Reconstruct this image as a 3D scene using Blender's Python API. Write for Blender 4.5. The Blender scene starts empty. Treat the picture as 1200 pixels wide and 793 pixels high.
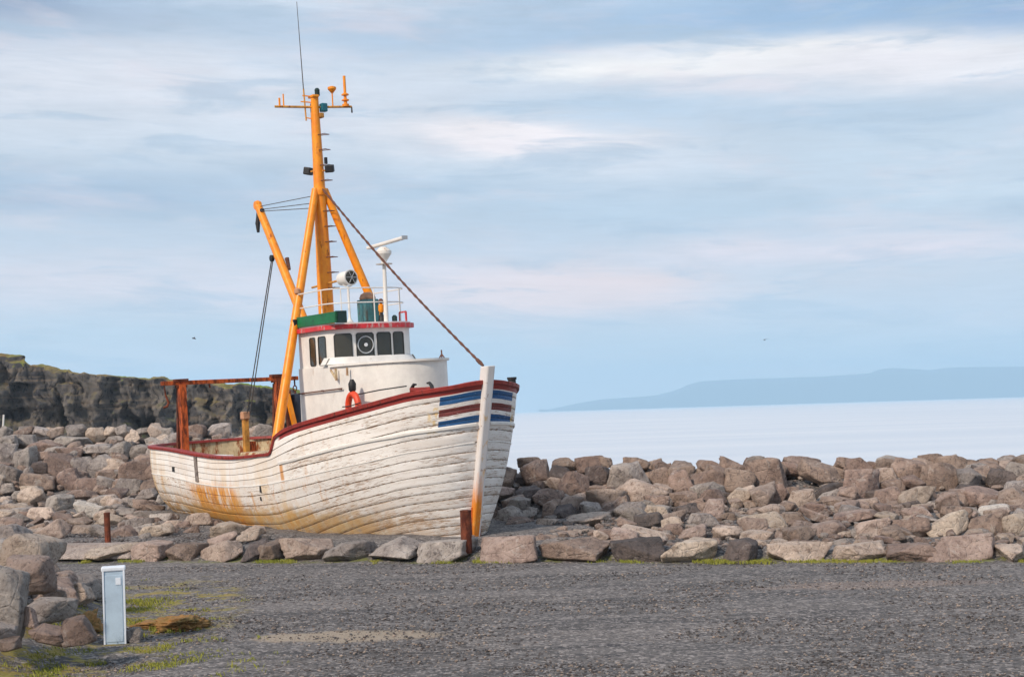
import bpy, bmesh, math, random
import numpy as np
from mathutils import Vector, Matrix, noise as mn
rng=random.Random(11); nr=np.random.default_rng(7)
sc=bpy.context.scene; COL=sc.collection
R=math.radians
def srgb(r,g,b):
    f=lambda c:(c/255/12.92) if c/255<=.04045 else ((c/255+.055)/1.055)**2.4
    return (f(r),f(g),f(b),1)
import math
def sstep(a,b,x):
    t=min(max((x-a)/(b-a),0.0),1.0); return t*t*(3-2*t)
def kerb_y(x):
    return 21.15-0.29*x if x>-7.5 else 23.32+(-7.5-x)*0.05
def crest(x):
    w=sstep(-9.5,1.0,x)
    return (41.0*(1-w)+(30.4-0.10*max(x,0))*w, 1.75*(1-w)+0.80*w)     # y and height of the top of the rock bank
def base_y(x):
    w=sstep(-9.5,1.0,x)
    return 36.0*(1-w)+(27.4-0.12*max(x,0))*w
def ground_h(x,y):
    """height of the land: gravel yard, kerb step, rubble strip, rock bank, then down to the sea"""
    d=y-kerb_y(x)
    if d<0: z=0.0
    else: z=0.15*sstep(0.0,0.45,d)
    cy,cz=crest(x); by=base_y(x)
    if y>kerb_y(x):
        z+=(0.12*sstep(kerb_y(x)+1,by,y)) if x>1.5 or x<-6 else 0.0
        lvl=z
        z=lvl+(cz-lvl)*sstep(by-0.3,cy,y)
        back=sstep(cy+1.2,cy+7.0,y)
        z=z*(1-back)+(-3.5)*back
    # pile of boulders beside the yard
    q=math.hypot((x+7.9)/3.7,(y-14.6)/5.2)
    z+=1.1*(1-sstep(0.35,1.03,q))
    return z
ROCKS=[  # zone, x, y, z, width, depth, height, tone, label
('kerb',-3.87,22.48,0.11,0.46,0.87,0.42,'br','second reddish-brown rock from the left of the kerb row edging the gravel, upright'),
('kerb',-3.28,22.32,0.12,0.91,0.90,0.46,'pk','third pinkish-brown rock from the left of the kerb row edging the gravel, low'),
('kerb',-2.59,22.10,0.10,0.78,0.91,0.38,'gy','leftmost grey rock of the kerb row edging the gravel, low'),
('kerb',-1.85,21.90,0.12,0.82,0.94,0.45,'gy','second grey rock from the left of the kerb row edging the gravel, low'),
('kerb',-1.10,21.68,0.12,0.84,0.90,0.46,'gy','rightmost grey rock of the kerb row edging the gravel, low'),
('kerb',-0.16,21.40,0.14,1.25,0.93,0.52,'pk','second pinkish-brown rock from the right of the kerb row edging the gravel, flat'),
('kerb',0.85,21.12,0.11,1.08,0.76,0.43,'br','second reddish-brown rock from the right of the kerb row edging the gravel, flat'),
('kerb',1.73,20.86,0.12,0.98,0.84,0.46,'dk','second dark rock from the left of the kerb row edging the gravel, low'),
('kerb',2.52,20.62,0.11,0.90,0.94,0.44,'bf','second buff rock from the left of the kerb row edging the gravel, low'),
('kerb',3.21,20.42,0.13,0.72,0.88,0.48,'dk','rightmost dark rock of the kerb row edging the gravel, blocky'),
('kerb',3.93,20.22,0.11,1.04,0.93,0.41,'bf','third buff rock from the left of the kerb row edging the gravel, flat'),
('kerb',4.74,19.98,0.10,0.96,0.77,0.39,'bf','second buff rock from the right of the kerb row edging the gravel, flat'),
('kerb',5.42,19.78,0.11,0.73,0.84,0.40,'br','rightmost reddish-brown rock of the kerb row edging the gravel, low'),
('kerb',6.14,19.58,0.12,1.17,0.80,0.48,'pk','rightmost pinkish-brown rock of the kerb row edging the gravel, flat'),
('kerb',6.69,19.42,0.08,0.50,0.86,0.30,'bf','rightmost buff rock of the kerb row edging the gravel, low'),
('kerb',-6.67,23.30,0.09,0.92,0.86,0.34,'bf','leftmost buff rock of the kerb row edging the gravel, flat'),
('kerb',-5.93,23.08,0.11,0.74,0.75,0.41,'pk','leftmost pinkish-brown rock of the kerb row edging the gravel, low'),
('kerb',-5.29,22.90,0.09,0.64,0.79,0.36,'br','leftmost reddish-brown rock of the kerb row edging the gravel, low'),
('kerb',-4.63,22.70,0.11,0.91,0.81,0.43,'pk','second pinkish-brown rock from the left of the kerb row edging the gravel, low'),
('kerb',-4.10,22.54,0.11,0.40,0.93,0.41,'dk','leftmost dark rock of the kerb row edging the gravel, upright'),
('bank',0.44,30.12,0.83,0.81,0.65,0.74,'br','fourth reddish-brown rock from the left of top tier, sea wall past the bow, upright'),
('bank',0.96,29.70,0.77,0.66,0.43,0.63,'dk','leftmost dark rock of top tier, sea wall past the bow, upright'),
('bank',1.17,29.15,0.64,0.68,0.56,0.68,'br','seventh reddish-brown rock from the left of middle tier, sea wall past the bow, upright'),
('bank',0.27,29.00,0.51,0.65,0.42,0.36,'dk','leftmost dark rock of middle tier, sea wall past the bow, low'),
('bank',0.62,28.61,0.44,0.70,0.54,0.45,'br','sixth reddish-brown rock from the left of middle tier, sea wall past the bow, blocky'),
('bank',1.71,29.60,0.78,0.66,0.42,0.56,'dk','rightmost dark rock of top tier, sea wall past the bow, blocky'),
('bank',2.32,29.25,0.73,1.01,0.61,0.78,'gy','second grey rock from the left of middle tier, sea wall past the bow, blocky'),
('bank',1.69,28.09,0.43,0.91,0.76,0.56,'bf','leftmost buff rock of bottom tier, sea wall past the bow, blocky'),
('bank',2.51,28.36,0.50,1.08,0.71,0.60,'bf','only buff rock of middle tier, sea wall past the bow, low'),
('bank',2.96,29.47,0.77,0.49,0.33,0.49,'br','eleventh reddish-brown rock from the left of top tier, sea wall past the bow, upright'),
('bank',3.25,28.67,0.62,0.77,0.67,0.80,'br','eighth reddish-brown rock from the left of middle tier, sea wall past the bow, upright'),
('bank',3.83,28.67,0.63,0.77,0.64,0.67,'br','ninth reddish-brown rock from the left of middle tier, sea wall past the bow, blocky'),
('bank',4.40,28.51,0.61,0.73,0.50,0.70,'br','eighth reddish-brown rock from the right of middle tier, sea wall past the bow, upright'),
('bank',1.57,30.35,1.05,0.64,0.56,0.41,'br','sixth reddish-brown rock from the left of top tier, sea wall past the bow, blocky'),
('bank',2.55,30.24,1.00,0.61,0.46,0.34,'br','eighth reddish-brown rock from the left of top tier, sea wall past the bow, low'),
('bank',4.32,27.73,0.43,0.53,0.41,0.43,'bf','second buff rock from the left of bottom tier, sea wall past the bow, blocky'),
('bank',1.02,30.41,1.04,0.75,0.49,0.34,'br','fifth reddish-brown rock from the left of top tier, sea wall past the bow, low'),
('bank',1.97,30.31,1.05,0.41,0.35,0.31,'br','seventh reddish-brown rock from the left of top tier, sea wall past the bow, blocky'),
('bank',3.01,30.24,0.99,0.61,0.48,0.29,'br','tenth reddish-brown rock from the left of top tier, sea wall past the bow, low'),
('bank',4.00,30.17,0.92,0.81,0.70,0.39,'br','thirteenth reddish-brown rock from the left of top tier, sea wall past the bow, low'),
('bank',3.49,30.18,0.91,0.54,0.46,0.30,'pk','second pinkish-brown rock from the right of top tier, sea wall past the bow, low'),
('bank',4.55,30.05,0.89,0.64,0.44,0.34,'br','fourteenth reddish-brown rock from the left of top tier, sea wall past the bow, low'),
('bank',5.16,30.89,0.84,0.62,0.44,0.48,'br','fifteenth reddish-brown rock from the left of top tier, sea wall past the bow, blocky'),
('bank',0.30,30.64,1.09,0.62,0.40,0.31,'br','third reddish-brown rock from the left of top tier, sea wall past the bow, low'),
('bank',4.58,28.87,0.71,0.48,0.31,0.65,'br','seventh reddish-brown rock from the right of middle tier, sea wall past the bow, upright'),
('bank',5.10,28.65,0.68,0.99,0.62,0.90,'br','sixth reddish-brown rock from the right of middle tier, sea wall past the bow, upright'),
('bank',6.21,28.91,0.72,1.03,0.71,0.55,'br','twelfth reddish-brown rock from the right of top tier, sea wall past the bow, low'),
('bank',6.64,27.68,0.50,0.87,0.66,0.96,'br','fifth reddish-brown rock from the right of middle tier, sea wall past the bow, upright'),
('bank',5.98,30.00,0.91,1.00,0.61,0.37,'pk','rightmost pinkish-brown rock of top tier, sea wall past the bow, flat'),
('bank',6.91,29.86,0.90,0.73,0.58,0.31,'br','eleventh reddish-brown rock from the right of top tier, sea wall past the bow, flat'),
('bank',7.29,28.34,0.63,0.57,0.40,0.51,'pk','second pinkish-brown rock from the left of middle tier, sea wall past the bow, blocky'),
('bank',7.03,27.04,0.36,0.60,0.42,0.48,'br','second reddish-brown rock from the right of bottom tier, sea wall past the bow, blocky'),
('bank',7.90,28.63,0.72,0.83,0.68,0.72,'br','fourth reddish-brown rock from the right of middle tier, sea wall past the bow, blocky'),
('bank',7.47,26.89,0.33,0.90,0.66,0.48,'bf','rightmost buff rock of bottom tier, sea wall past the bow, low'),
('bank',8.41,28.19,0.64,0.91,0.63,0.72,'br','second reddish-brown rock from the right of middle tier, sea wall past the bow, blocky'),
('bank',8.67,29.64,0.91,0.60,0.44,0.33,'br','seventh reddish-brown rock from the right of top tier, sea wall past the bow, low'),
('bank',9.36,29.93,0.82,0.87,0.69,0.31,'br','fifth reddish-brown rock from the right of top tier, sea wall past the bow, flat'),
('bank',9.20,28.38,0.66,1.20,0.75,0.49,'br','rightmost reddish-brown rock of middle tier, sea wall past the bow, flat'),
('bank',8.52,26.65,0.33,1.33,1.15,0.63,'br','rightmost reddish-brown rock of bottom tier, sea wall past the bow, low'),
('bank',7.83,25.95,0.31,0.67,0.41,0.58,'pk','second pinkish-brown rock from the right of bottom tier, sea wall past the bow, blocky'),
('bank',9.73,27.93,0.62,0.50,0.40,0.69,'gy','rightmost grey rock of middle tier, sea wall past the bow, upright'),
('bank',9.04,26.17,0.32,0.79,0.65,0.61,'pk','rightmost pinkish-brown rock of bottom tier, sea wall past the bow, blocky'),
('bank',5.45,27.22,0.36,0.76,0.46,0.64,'bf','second buff rock from the right of bottom tier, sea wall past the bow, blocky'),
('bank',5.96,27.67,0.44,0.80,0.65,0.46,'dk','rightmost dark rock of middle tier, sea wall past the bow, low'),
('bank',5.02,27.63,0.42,0.53,0.37,0.46,'br','fourth reddish-brown rock from the left of bottom tier, sea wall past the bow, blocky'),
('bank',5.93,25.89,0.28,0.58,0.44,0.32,'pk','third pinkish-brown rock from the left of bottom tier, sea wall past the bow, low'),
('bank',4.43,27.78,0.43,0.56,0.34,0.40,'bf','third buff rock from the left of bottom tier, sea wall past the bow, blocky'),
('bank',9.84,29.78,0.82,0.53,0.33,0.27,'br','fourth reddish-brown rock from the right of top tier, sea wall past the bow, low'),
('bank',10.35,29.86,0.82,0.73,0.48,0.33,'br','third reddish-brown rock from the right of top tier, sea wall past the bow, low'),
('bank',7.27,29.60,0.82,0.66,0.57,0.30,'br','ninth reddish-brown rock from the right of top tier, sea wall past the bow, flat'),
('rubble',1.05,28.09,0.32,0.57,0.39,0.42,'pk','leftmost pinkish-brown rock of back rubble strip, bow side, blocky'),
('rubble',0.09,28.46,0.33,0.36,0.31,0.18,'gy','second grey rock from the left of back rubble strip, bow side, low'),
('rubble',1.31,26.29,0.16,0.89,0.80,0.28,'bf','second buff rock from the left of back rubble strip, bow side, flat'),
('rubble',0.55,26.12,0.16,0.44,0.40,0.17,'bf','leftmost buff rock of back rubble strip, bow side, flat'),
('rubble',2.07,26.62,0.29,0.76,0.56,0.39,'gy','third grey rock from the left of back rubble strip, bow side, low'),
('rubble',2.72,27.34,0.34,0.58,0.43,0.46,'br','second reddish-brown rock from the left of back rubble strip, bow side, blocky'),
('rubble',2.72,25.14,0.25,0.59,0.46,0.27,'pk','second pinkish-brown rock from the left of back rubble strip, bow side, low'),
('rubble',1.86,24.53,0.22,0.49,0.42,0.21,'br','second reddish-brown rock from the left of middle rubble strip, bow side, flat'),
('rubble',1.55,23.14,0.18,0.56,0.38,0.24,'br','leftmost reddish-brown rock of middle rubble strip, bow side, flat'),
('rubble',2.06,22.85,0.17,0.96,0.82,0.26,'bf','second buff rock from the left of middle rubble strip, bow side, flat'),
('rubble',2.81,22.85,0.18,0.63,0.54,0.22,'pk','leftmost pinkish-brown rock of middle rubble strip, bow side, flat'),
('rubble',3.34,22.73,0.18,0.53,0.47,0.24,'bf','fourth buff rock from the left of middle rubble strip, bow side, low'),
('rubble',3.83,23.19,0.21,0.56,0.37,0.33,'pk','second pinkish-brown rock from the left of middle rubble strip, bow side, low'),
('rubble',3.52,25.54,0.29,0.54,0.49,0.51,'pk','third pinkish-brown rock from the left of back rubble strip, bow side, upright'),
('rubble',3.36,27.16,0.31,0.40,0.27,0.29,'br','third reddish-brown rock from the left of back rubble strip, bow side, blocky'),
('rubble',0.03,27.60,0.17,0.93,0.69,0.35,'gy','leftmost grey rock of back rubble strip, bow side, flat'),
('rubble',0.05,26.75,0.16,0.62,0.51,0.20,'br','leftmost reddish-brown rock of back rubble strip, bow side, flat'),
('rubble',0.86,27.19,0.19,0.58,0.52,0.43,'dk','only dark rock of back rubble strip, bow side, blocky'),
('rubble',2.25,24.64,0.24,0.57,0.42,0.31,'dk','only dark rock of middle rubble strip, bow side, low'),
('rubble',0.53,22.80,0.16,0.63,0.56,0.17,'br','leftmost reddish-brown rock of front rubble strip, bow side, flat'),
('rubble',2.52,23.32,0.20,0.44,0.35,0.25,'br','third reddish-brown rock from the left of middle rubble strip, bow side, low'),
('rubble',4.01,23.64,0.22,0.90,0.65,0.40,'bf','fourth buff rock from the right of middle rubble strip, bow side, flat'),
('rubble',4.30,22.53,0.18,0.50,0.36,0.21,'br','fourth reddish-brown rock from the left of middle rubble strip, bow side, flat'),
('rubble',5.44,26.06,0.28,0.66,0.46,0.30,'br','fifth reddish-brown rock from the right of back rubble strip, bow side, low'),
('rubble',5.13,24.31,0.24,0.67,0.44,0.26,'pk','fourth pinkish-brown rock from the left of middle rubble strip, bow side, flat'),
('rubble',4.89,22.62,0.19,0.74,0.51,0.27,'pk','third pinkish-brown rock from the right of middle rubble strip, bow side, flat'),
('rubble',5.47,22.42,0.20,0.73,0.61,0.38,'pk','second pinkish-brown rock from the right of middle rubble strip, bow side, low'),
('rubble',6.27,24.18,0.23,0.51,0.47,0.20,'bf','rightmost buff rock of back rubble strip, bow side, flat'),
('rubble',6.80,24.50,0.25,0.60,0.41,0.31,'pk','rightmost pinkish-brown rock of back rubble strip, bow side, low'),
('rubble',6.08,22.32,0.20,0.75,0.49,0.39,'br','fifth reddish-brown rock from the right of middle rubble strip, bow side, low'),
('rubble',6.71,22.39,0.21,0.85,0.78,0.48,'bf','third buff rock from the right of middle rubble strip, bow side, low'),
('rubble',7.26,22.16,0.21,0.70,0.55,0.44,'br','second reddish-brown rock from the right of middle rubble strip, bow side, blocky'),
('rubble',8.05,24.18,0.26,0.51,0.39,0.30,'wh','only whitish rock of back rubble strip, bow side, low'),
('rubble',7.62,21.87,0.21,0.42,0.29,0.46,'bf','rightmost buff rock of middle rubble strip, bow side, upright'),
('rubble',5.76,24.39,0.23,0.90,0.73,0.21,'br','fourth reddish-brown rock from the right of back rubble strip, bow side, flat'),
('rubble',4.70,24.42,0.24,0.47,0.41,0.26,'pk','third pinkish-brown rock from the left of middle rubble strip, bow side, low'),
('rubble',4.61,25.80,0.27,0.66,0.50,0.27,'pk','second pinkish-brown rock from the right of back rubble strip, bow side, flat'),
('bankL',-14.03,39.31,1.40,0.75,0.51,0.75,'gy','second grey rock from the left of middle tier, bank beyond the stern, upright'),
('bankL',-13.57,38.18,0.92,0.89,0.52,0.60,'gy','third grey rock from the left of middle tier, bank beyond the stern, blocky'),
('bankL',-13.42,38.95,1.28,0.70,0.56,0.82,'gy','fourth grey rock from the left of middle tier, bank beyond the stern, upright'),
('bankL',-13.07,39.24,1.35,0.62,0.36,0.41,'br','second reddish-brown rock from the left of middle tier, bank beyond the stern, blocky'),
('bankL',-12.31,38.65,1.11,1.06,0.74,0.73,'br','third reddish-brown rock from the left of middle tier, bank beyond the stern, blocky'),
('bankL',-11.58,38.35,1.04,0.73,0.57,0.89,'gy','sixth grey rock from the left of middle tier, bank beyond the stern, upright'),
('bankL',-11.86,37.63,0.72,0.91,0.55,0.75,'br','fourth reddish-brown rock from the left of middle tier, bank beyond the stern, blocky'),
('bankL',-12.58,37.55,0.67,1.07,0.81,0.67,'br','leftmost reddish-brown rock of middle tier, bank beyond the stern, blocky'),
('bankL',-12.96,37.81,0.81,0.40,0.32,0.68,'gy','fifth grey rock from the left of middle tier, bank beyond the stern, upright'),
('bankL',-11.05,38.41,1.02,1.13,0.83,0.89,'gy','seventh grey rock from the left of middle tier, bank beyond the stern, blocky'),
('bankL',-11.71,39.69,1.49,1.01,0.77,0.38,'gy','tenth grey rock from the left of top tier, bank beyond the stern, flat'),
('bankL',-10.77,38.35,0.98,1.05,0.63,0.61,'bf','second buff rock from the left of middle tier, bank beyond the stern, low'),
('bankL',-11.26,37.41,0.62,0.75,0.51,0.47,'br','leftmost reddish-brown rock of bottom tier, bank beyond the stern, blocky'),
('bankL',-10.70,37.39,0.60,0.95,0.58,0.43,'gy','second grey rock from the left of bottom tier, bank beyond the stern, low'),
('bankL',-10.13,38.10,0.89,1.04,0.82,0.72,'br','third reddish-brown rock from the right of middle tier, bank beyond the stern, blocky'),
('bankL',-10.02,37.16,0.54,0.78,0.51,0.55,'gy','third grey rock from the left of bottom tier, bank beyond the stern, blocky'),
('bankL',-10.39,39.47,1.44,0.83,0.57,0.58,'gy','fifth grey rock from the right of middle tier, bank beyond the stern, blocky'),
('bankL',-12.46,39.59,1.46,1.00,0.82,0.38,'br','fourth reddish-brown rock from the right of middle tier, bank beyond the stern, flat'),
('bankL',-13.27,40.07,1.61,1.18,0.93,0.42,'br','third reddish-brown rock from the left of top tier, bank beyond the stern, flat'),
('bankL',-13.99,40.51,1.74,0.77,0.63,0.51,'gy','fourth grey rock from the left of top tier, bank beyond the stern, blocky'),
('bankL',-15.07,42.20,1.78,0.67,0.46,0.40,'br','leftmost reddish-brown rock of top tier, bank beyond the stern, low'),
('bankL',-12.58,40.57,1.72,1.20,0.83,0.43,'gy','seventh grey rock from the left of top tier, bank beyond the stern, flat'),
('bankL',-12.05,41.09,1.91,0.61,0.46,0.52,'bf','second buff rock from the left of top tier, bank beyond the stern, blocky'),
('bankL',-11.64,41.07,1.98,0.52,0.36,0.39,'bf','third buff rock from the left of top tier, bank beyond the stern, blocky'),
('bankL',-11.28,41.07,1.98,0.48,0.31,0.43,'gy','tenth grey rock from the right of top tier, bank beyond the stern, upright'),
('bankL',-10.96,41.09,1.83,0.61,0.41,0.48,'bf','fourth buff rock from the left of top tier, bank beyond the stern, blocky'),
('bankL',-10.37,41.07,1.95,0.52,0.32,0.52,'bf','fifth buff rock from the left of top tier, bank beyond the stern, upright'),
('bankL',-11.47,41.00,1.76,0.69,0.46,0.22,'gy','eleventh grey rock from the left of top tier, bank beyond the stern, flat'),
('bankL',-13.22,41.07,2.02,0.52,0.43,0.36,'pk','only pinkish-brown rock of top tier, bank beyond the stern, blocky'),
('bankL',-12.64,41.09,2.02,0.61,0.49,0.42,'gy','eighth grey rock from the left of top tier, bank beyond the stern, blocky'),
('bankL',-13.67,41.10,2.03,0.69,0.51,0.35,'gy','sixth grey rock from the left of top tier, bank beyond the stern, low'),
('bankL',-14.67,41.08,2.06,0.56,0.39,0.35,'gy','second grey rock from the left of top tier, bank beyond the stern, low'),
('bankL',-10.68,41.07,1.98,0.52,0.34,0.30,'gy','eighth grey rock from the right of top tier, bank beyond the stern, low'),
('bankL',-10.06,41.07,1.84,0.52,0.31,0.48,'gy','seventh grey rock from the right of top tier, bank beyond the stern, upright'),
('bankL',-13.33,37.32,0.58,0.47,0.30,0.32,'gy','leftmost grey rock of bottom tier, bank beyond the stern, blocky'),
('bankL',-14.13,41.09,2.01,0.61,0.47,0.35,'br','second reddish-brown rock from the left of top tier, bank beyond the stern, low'),
('bankL',-11.00,39.52,1.46,0.83,0.66,0.58,'gy','sixth grey rock from the right of middle tier, bank beyond the stern, blocky'),
('bankL',-9.77,39.23,1.36,0.91,0.60,0.75,'gy','fourth grey rock from the right of middle tier, bank beyond the stern, blocky'),
('bankL',-9.49,38.10,0.90,0.72,0.56,0.64,'br','second reddish-brown rock from the right of middle tier, bank beyond the stern, blocky'),
('bankL',-9.45,37.11,0.53,0.78,0.60,0.55,'br','rightmost reddish-brown rock of bottom tier, bank beyond the stern, blocky'),
('bankL',-12.81,38.48,1.07,0.57,0.42,0.45,'dk','only dark rock of middle tier, bank beyond the stern, blocky'),
('bankL',-12.32,41.26,1.79,0.44,0.32,0.52,'gy','ninth grey rock from the left of top tier, bank beyond the stern, upright'),
('bankL',-10.82,39.61,1.51,0.42,0.32,0.42,'br','fourth reddish-brown rock from the left of top tier, bank beyond the stern, upright'),
('bankL',-10.05,40.41,1.70,0.77,0.51,0.30,'bf','fourth buff rock from the right of top tier, bank beyond the stern, flat'),
('rubbleL',-9.27,31.07,0.27,0.75,0.63,0.55,'wh','only whitish rock of middle rubble strip, stern side, blocky'),
('rubbleL',-9.60,34.23,0.28,0.51,0.37,0.31,'bf','rightmost buff rock of back rubble strip, stern side, low'),
('rubbleL',-9.53,29.99,0.23,0.54,0.42,0.36,'br','second reddish-brown rock from the right of middle rubble strip, stern side, blocky'),
('rubbleL',-8.98,29.19,0.21,0.57,0.49,0.26,'pk','leftmost pinkish-brown rock of middle rubble strip, stern side, low'),
('rubbleL',-8.18,26.98,0.19,0.52,0.44,0.30,'pk','second pinkish-brown rock from the left of front rubble strip, stern side, low'),
('rubbleL',-8.69,27.39,0.19,0.53,0.38,0.33,'br','leftmost reddish-brown rock of front rubble strip, stern side, low'),
('rubbleL',-9.27,27.69,0.19,0.58,0.52,0.31,'br','third reddish-brown rock from the right of middle rubble strip, stern side, low'),
('rubbleL',-10.01,28.40,0.21,0.59,0.49,0.36,'br','leftmost reddish-brown rock of middle rubble strip, stern side, low'),
('rubbleL',-7.24,26.14,0.18,0.59,0.47,0.33,'br','second reddish-brown rock from the left of front rubble strip, stern side, low'),
('rubbleL',-7.06,26.73,0.18,0.48,0.31,0.24,'gy','rightmost grey rock of front rubble strip, stern side, low'),
('rubbleL',-8.50,30.95,0.24,0.65,0.51,0.28,'gy','fourth grey rock from the left of middle rubble strip, stern side, flat'),
('rubbleL',-6.59,26.68,0.18,0.52,0.37,0.22,'bf','fourth buff rock from the right of front rubble strip, stern side, flat'),
('rubbleL',-8.59,32.94,0.28,0.54,0.45,0.34,'br','second reddish-brown rock from the left of back rubble strip, stern side, blocky'),
('rubbleL',-7.15,28.90,0.22,0.60,0.47,0.39,'gy','rightmost grey rock of middle rubble strip, stern side, blocky'),
('rubbleL',-10.68,31.59,0.24,0.57,0.49,0.24,'br','second reddish-brown rock from the left of middle rubble strip, stern side, flat'),
('rubbleL',-12.59,35.27,0.29,0.42,0.35,0.26,'gy','third grey rock from the left of back rubble strip, stern side, blocky'),
('rubbleL',-11.82,36.06,0.30,0.38,0.33,0.27,'pk','second pinkish-brown rock from the right of back rubble strip, stern side, blocky'),
('rubbleL',-11.31,35.83,0.29,0.48,0.36,0.24,'gy','seventh grey rock from the left of back rubble strip, stern side, low'),
('rubbleL',-11.19,36.70,0.39,0.93,0.76,0.33,'br','leftmost reddish-brown rock of back rubble strip, stern side, flat'),
('rubbleL',-12.84,36.90,0.45,0.61,0.51,0.28,'gy','fourth grey rock from the left of back rubble strip, stern side, low'),
('rubbleL',-10.53,36.14,0.30,0.54,0.47,0.22,'pk','rightmost pinkish-brown rock of back rubble strip, stern side, flat'),
('rubbleL',-9.41,34.72,0.29,0.42,0.31,0.31,'gy','third grey rock from the right of back rubble strip, stern side, blocky'),
('rubbleL',-8.08,31.93,0.26,0.48,0.42,0.24,'br','rightmost reddish-brown rock of back rubble strip, stern side, low'),
('rubbleL',-6.45,27.52,0.20,0.41,0.36,0.25,'br','rightmost reddish-brown rock of middle rubble strip, stern side, low'),
('rubbleL',-6.02,26.35,0.17,0.32,0.26,0.20,'br','rightmost reddish-brown rock of front rubble strip, stern side, blocky'),
('rubbleL',-11.52,32.32,0.26,0.44,0.40,0.24,'pk','second pinkish-brown rock from the left of back rubble strip, stern side, low'),
('rubbleL',-10.06,29.91,0.21,0.40,0.37,0.16,'br','third reddish-brown rock from the left of middle rubble strip, stern side, flat'),
('rubbleL',-7.79,32.55,0.28,0.34,0.27,0.34,'gy','second grey rock from the right of back rubble strip, stern side, upright'),
('rubbleL',-11.92,34.24,0.28,0.56,0.44,0.20,'bf','third buff rock from the left of back rubble strip, stern side, flat'),
('rubbleL',-10.32,36.88,0.45,0.50,0.34,0.22,'wh','only whitish rock of back rubble strip, stern side, flat'),
('pile',-4.86,14.33,0.71,0.58,0.50,0.44,'pk','second pinkish-brown rock from the left of the near boulder pile, blocky'),
('pile',-4.71,13.02,0.58,0.52,0.45,0.70,'gy','leftmost grey rock of the near boulder pile, upright'),
('pile',-5.41,15.77,0.80,0.75,0.64,0.61,'bf','second buff rock from the right of the near boulder pile, blocky'),
('pile',-4.60,14.02,0.41,0.52,0.45,0.33,'gy','second grey rock from the right of the near boulder pile, blocky'),
('pile',-4.46,13.04,0.47,0.16,0.14,0.24,'pk','leftmost pinkish-brown rock of the near boulder pile, upright'),
('pile',-4.29,13.00,0.32,0.45,0.39,0.17,'br','second reddish-brown rock from the left of the near boulder pile, flat'),
('pile',-4.00,12.98,0.34,0.34,0.30,0.27,'br','rightmost reddish-brown rock of the near boulder pile, blocky'),
('pile',-4.51,12.65,0.28,0.24,0.21,0.14,'br','leftmost reddish-brown rock of the near boulder pile, low'),
('pile',-6.27,17.62,0.83,0.53,0.46,0.38,'gy','fourth grey rock from the left of the near boulder pile, blocky'),
('pile',-4.64,12.78,0.38,0.34,0.29,0.19,'gy','second grey rock from the left of the near boulder pile, low'),
('pile',-4.81,14.87,0.43,0.29,0.25,0.18,'br','second reddish-brown rock from the right of the near boulder pile, low'),
('bank',-0.51,30.81,0.94,0.67,0.59,0.51,'gy','third grey rock from the left of top tier, sea wall past the bow, blocky'),
('bank',5.02,30.07,0.89,0.58,0.45,0.49,'gy','second grey rock from the right of top tier, sea wall past the bow, blocky'),
('bank',3.40,29.37,0.82,0.57,0.54,0.43,'br','twelfth reddish-brown rock from the left of top tier, sea wall past the bow, blocky'),
('bank',3.78,27.37,0.41,0.61,0.48,0.44,'br','third reddish-brown rock from the left of bottom tier, sea wall past the bow, blocky'),
('bank',9.92,27.55,0.58,0.63,0.51,0.40,'pk','rightmost pinkish-brown rock of middle tier, sea wall past the bow, blocky'),
('bank',5.61,29.50,0.85,0.59,0.42,0.38,'br','thirteenth reddish-brown rock from the right of top tier, sea wall past the bow, blocky'),
('bank',-1.23,30.77,0.87,0.63,0.64,0.42,'pk','third pinkish-brown rock from the right of top tier, sea wall past the bow, blocky'),
('bank',-2.81,32.17,0.90,0.58,0.59,0.48,'br','leftmost reddish-brown rock of middle tier, sea wall past the bow, blocky'),
('bank',-1.44,31.25,0.94,0.56,0.57,0.39,'gy','second grey rock from the left of top tier, sea wall past the bow, blocky'),
('bank',-0.93,29.92,0.70,0.66,0.55,0.47,'br','fourth reddish-brown rock from the left of middle tier, sea wall past the bow, blocky'),
('bank',-2.09,33.06,1.07,0.60,0.44,0.42,'pk','second pinkish-brown rock from the left of top tier, sea wall past the bow, blocky'),
('bank',7.76,29.83,0.87,0.54,0.45,0.38,'gy','rightmost grey rock of top tier, sea wall past the bow, blocky'),
('bank',5.25,29.29,0.85,0.59,0.54,0.49,'br','fourteenth reddish-brown rock from the right of top tier, sea wall past the bow, blocky'),
('bank',-1.76,31.51,0.94,0.53,0.49,0.32,'br','leftmost reddish-brown rock of top tier, sea wall past the bow, low'),
('bank',-1.79,32.57,1.04,0.65,0.63,0.41,'pk','third pinkish-brown rock from the left of top tier, sea wall past the bow, blocky'),
('bank',-1.02,31.44,0.99,0.69,0.61,0.55,'br','second reddish-brown rock from the left of top tier, sea wall past the bow, blocky'),
('bank',7.73,27.88,0.59,0.53,0.41,0.31,'br','third reddish-brown rock from the right of middle tier, sea wall past the bow, low'),
('bank',8.87,29.20,0.86,0.70,0.74,0.41,'br','sixth reddish-brown rock from the right of top tier, sea wall past the bow, low'),
('bank',6.97,29.09,0.85,0.64,0.48,0.54,'br','tenth reddish-brown rock from the right of top tier, sea wall past the bow, blocky'),
('bank',-0.63,28.57,0.33,0.51,0.37,0.33,'pk','leftmost pinkish-brown rock of bottom tier, sea wall past the bow, blocky'),
('bank',10.22,28.87,0.85,0.70,0.59,0.44,'br','second reddish-brown rock from the right of top tier, sea wall past the bow, blocky'),
('bank',7.62,29.20,0.84,0.55,0.53,0.35,'br','eighth reddish-brown rock from the right of top tier, sea wall past the bow, blocky'),
('bank',1.44,27.23,0.24,0.51,0.39,0.43,'gy','leftmost grey rock of bottom tier, sea wall past the bow, blocky'),
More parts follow.
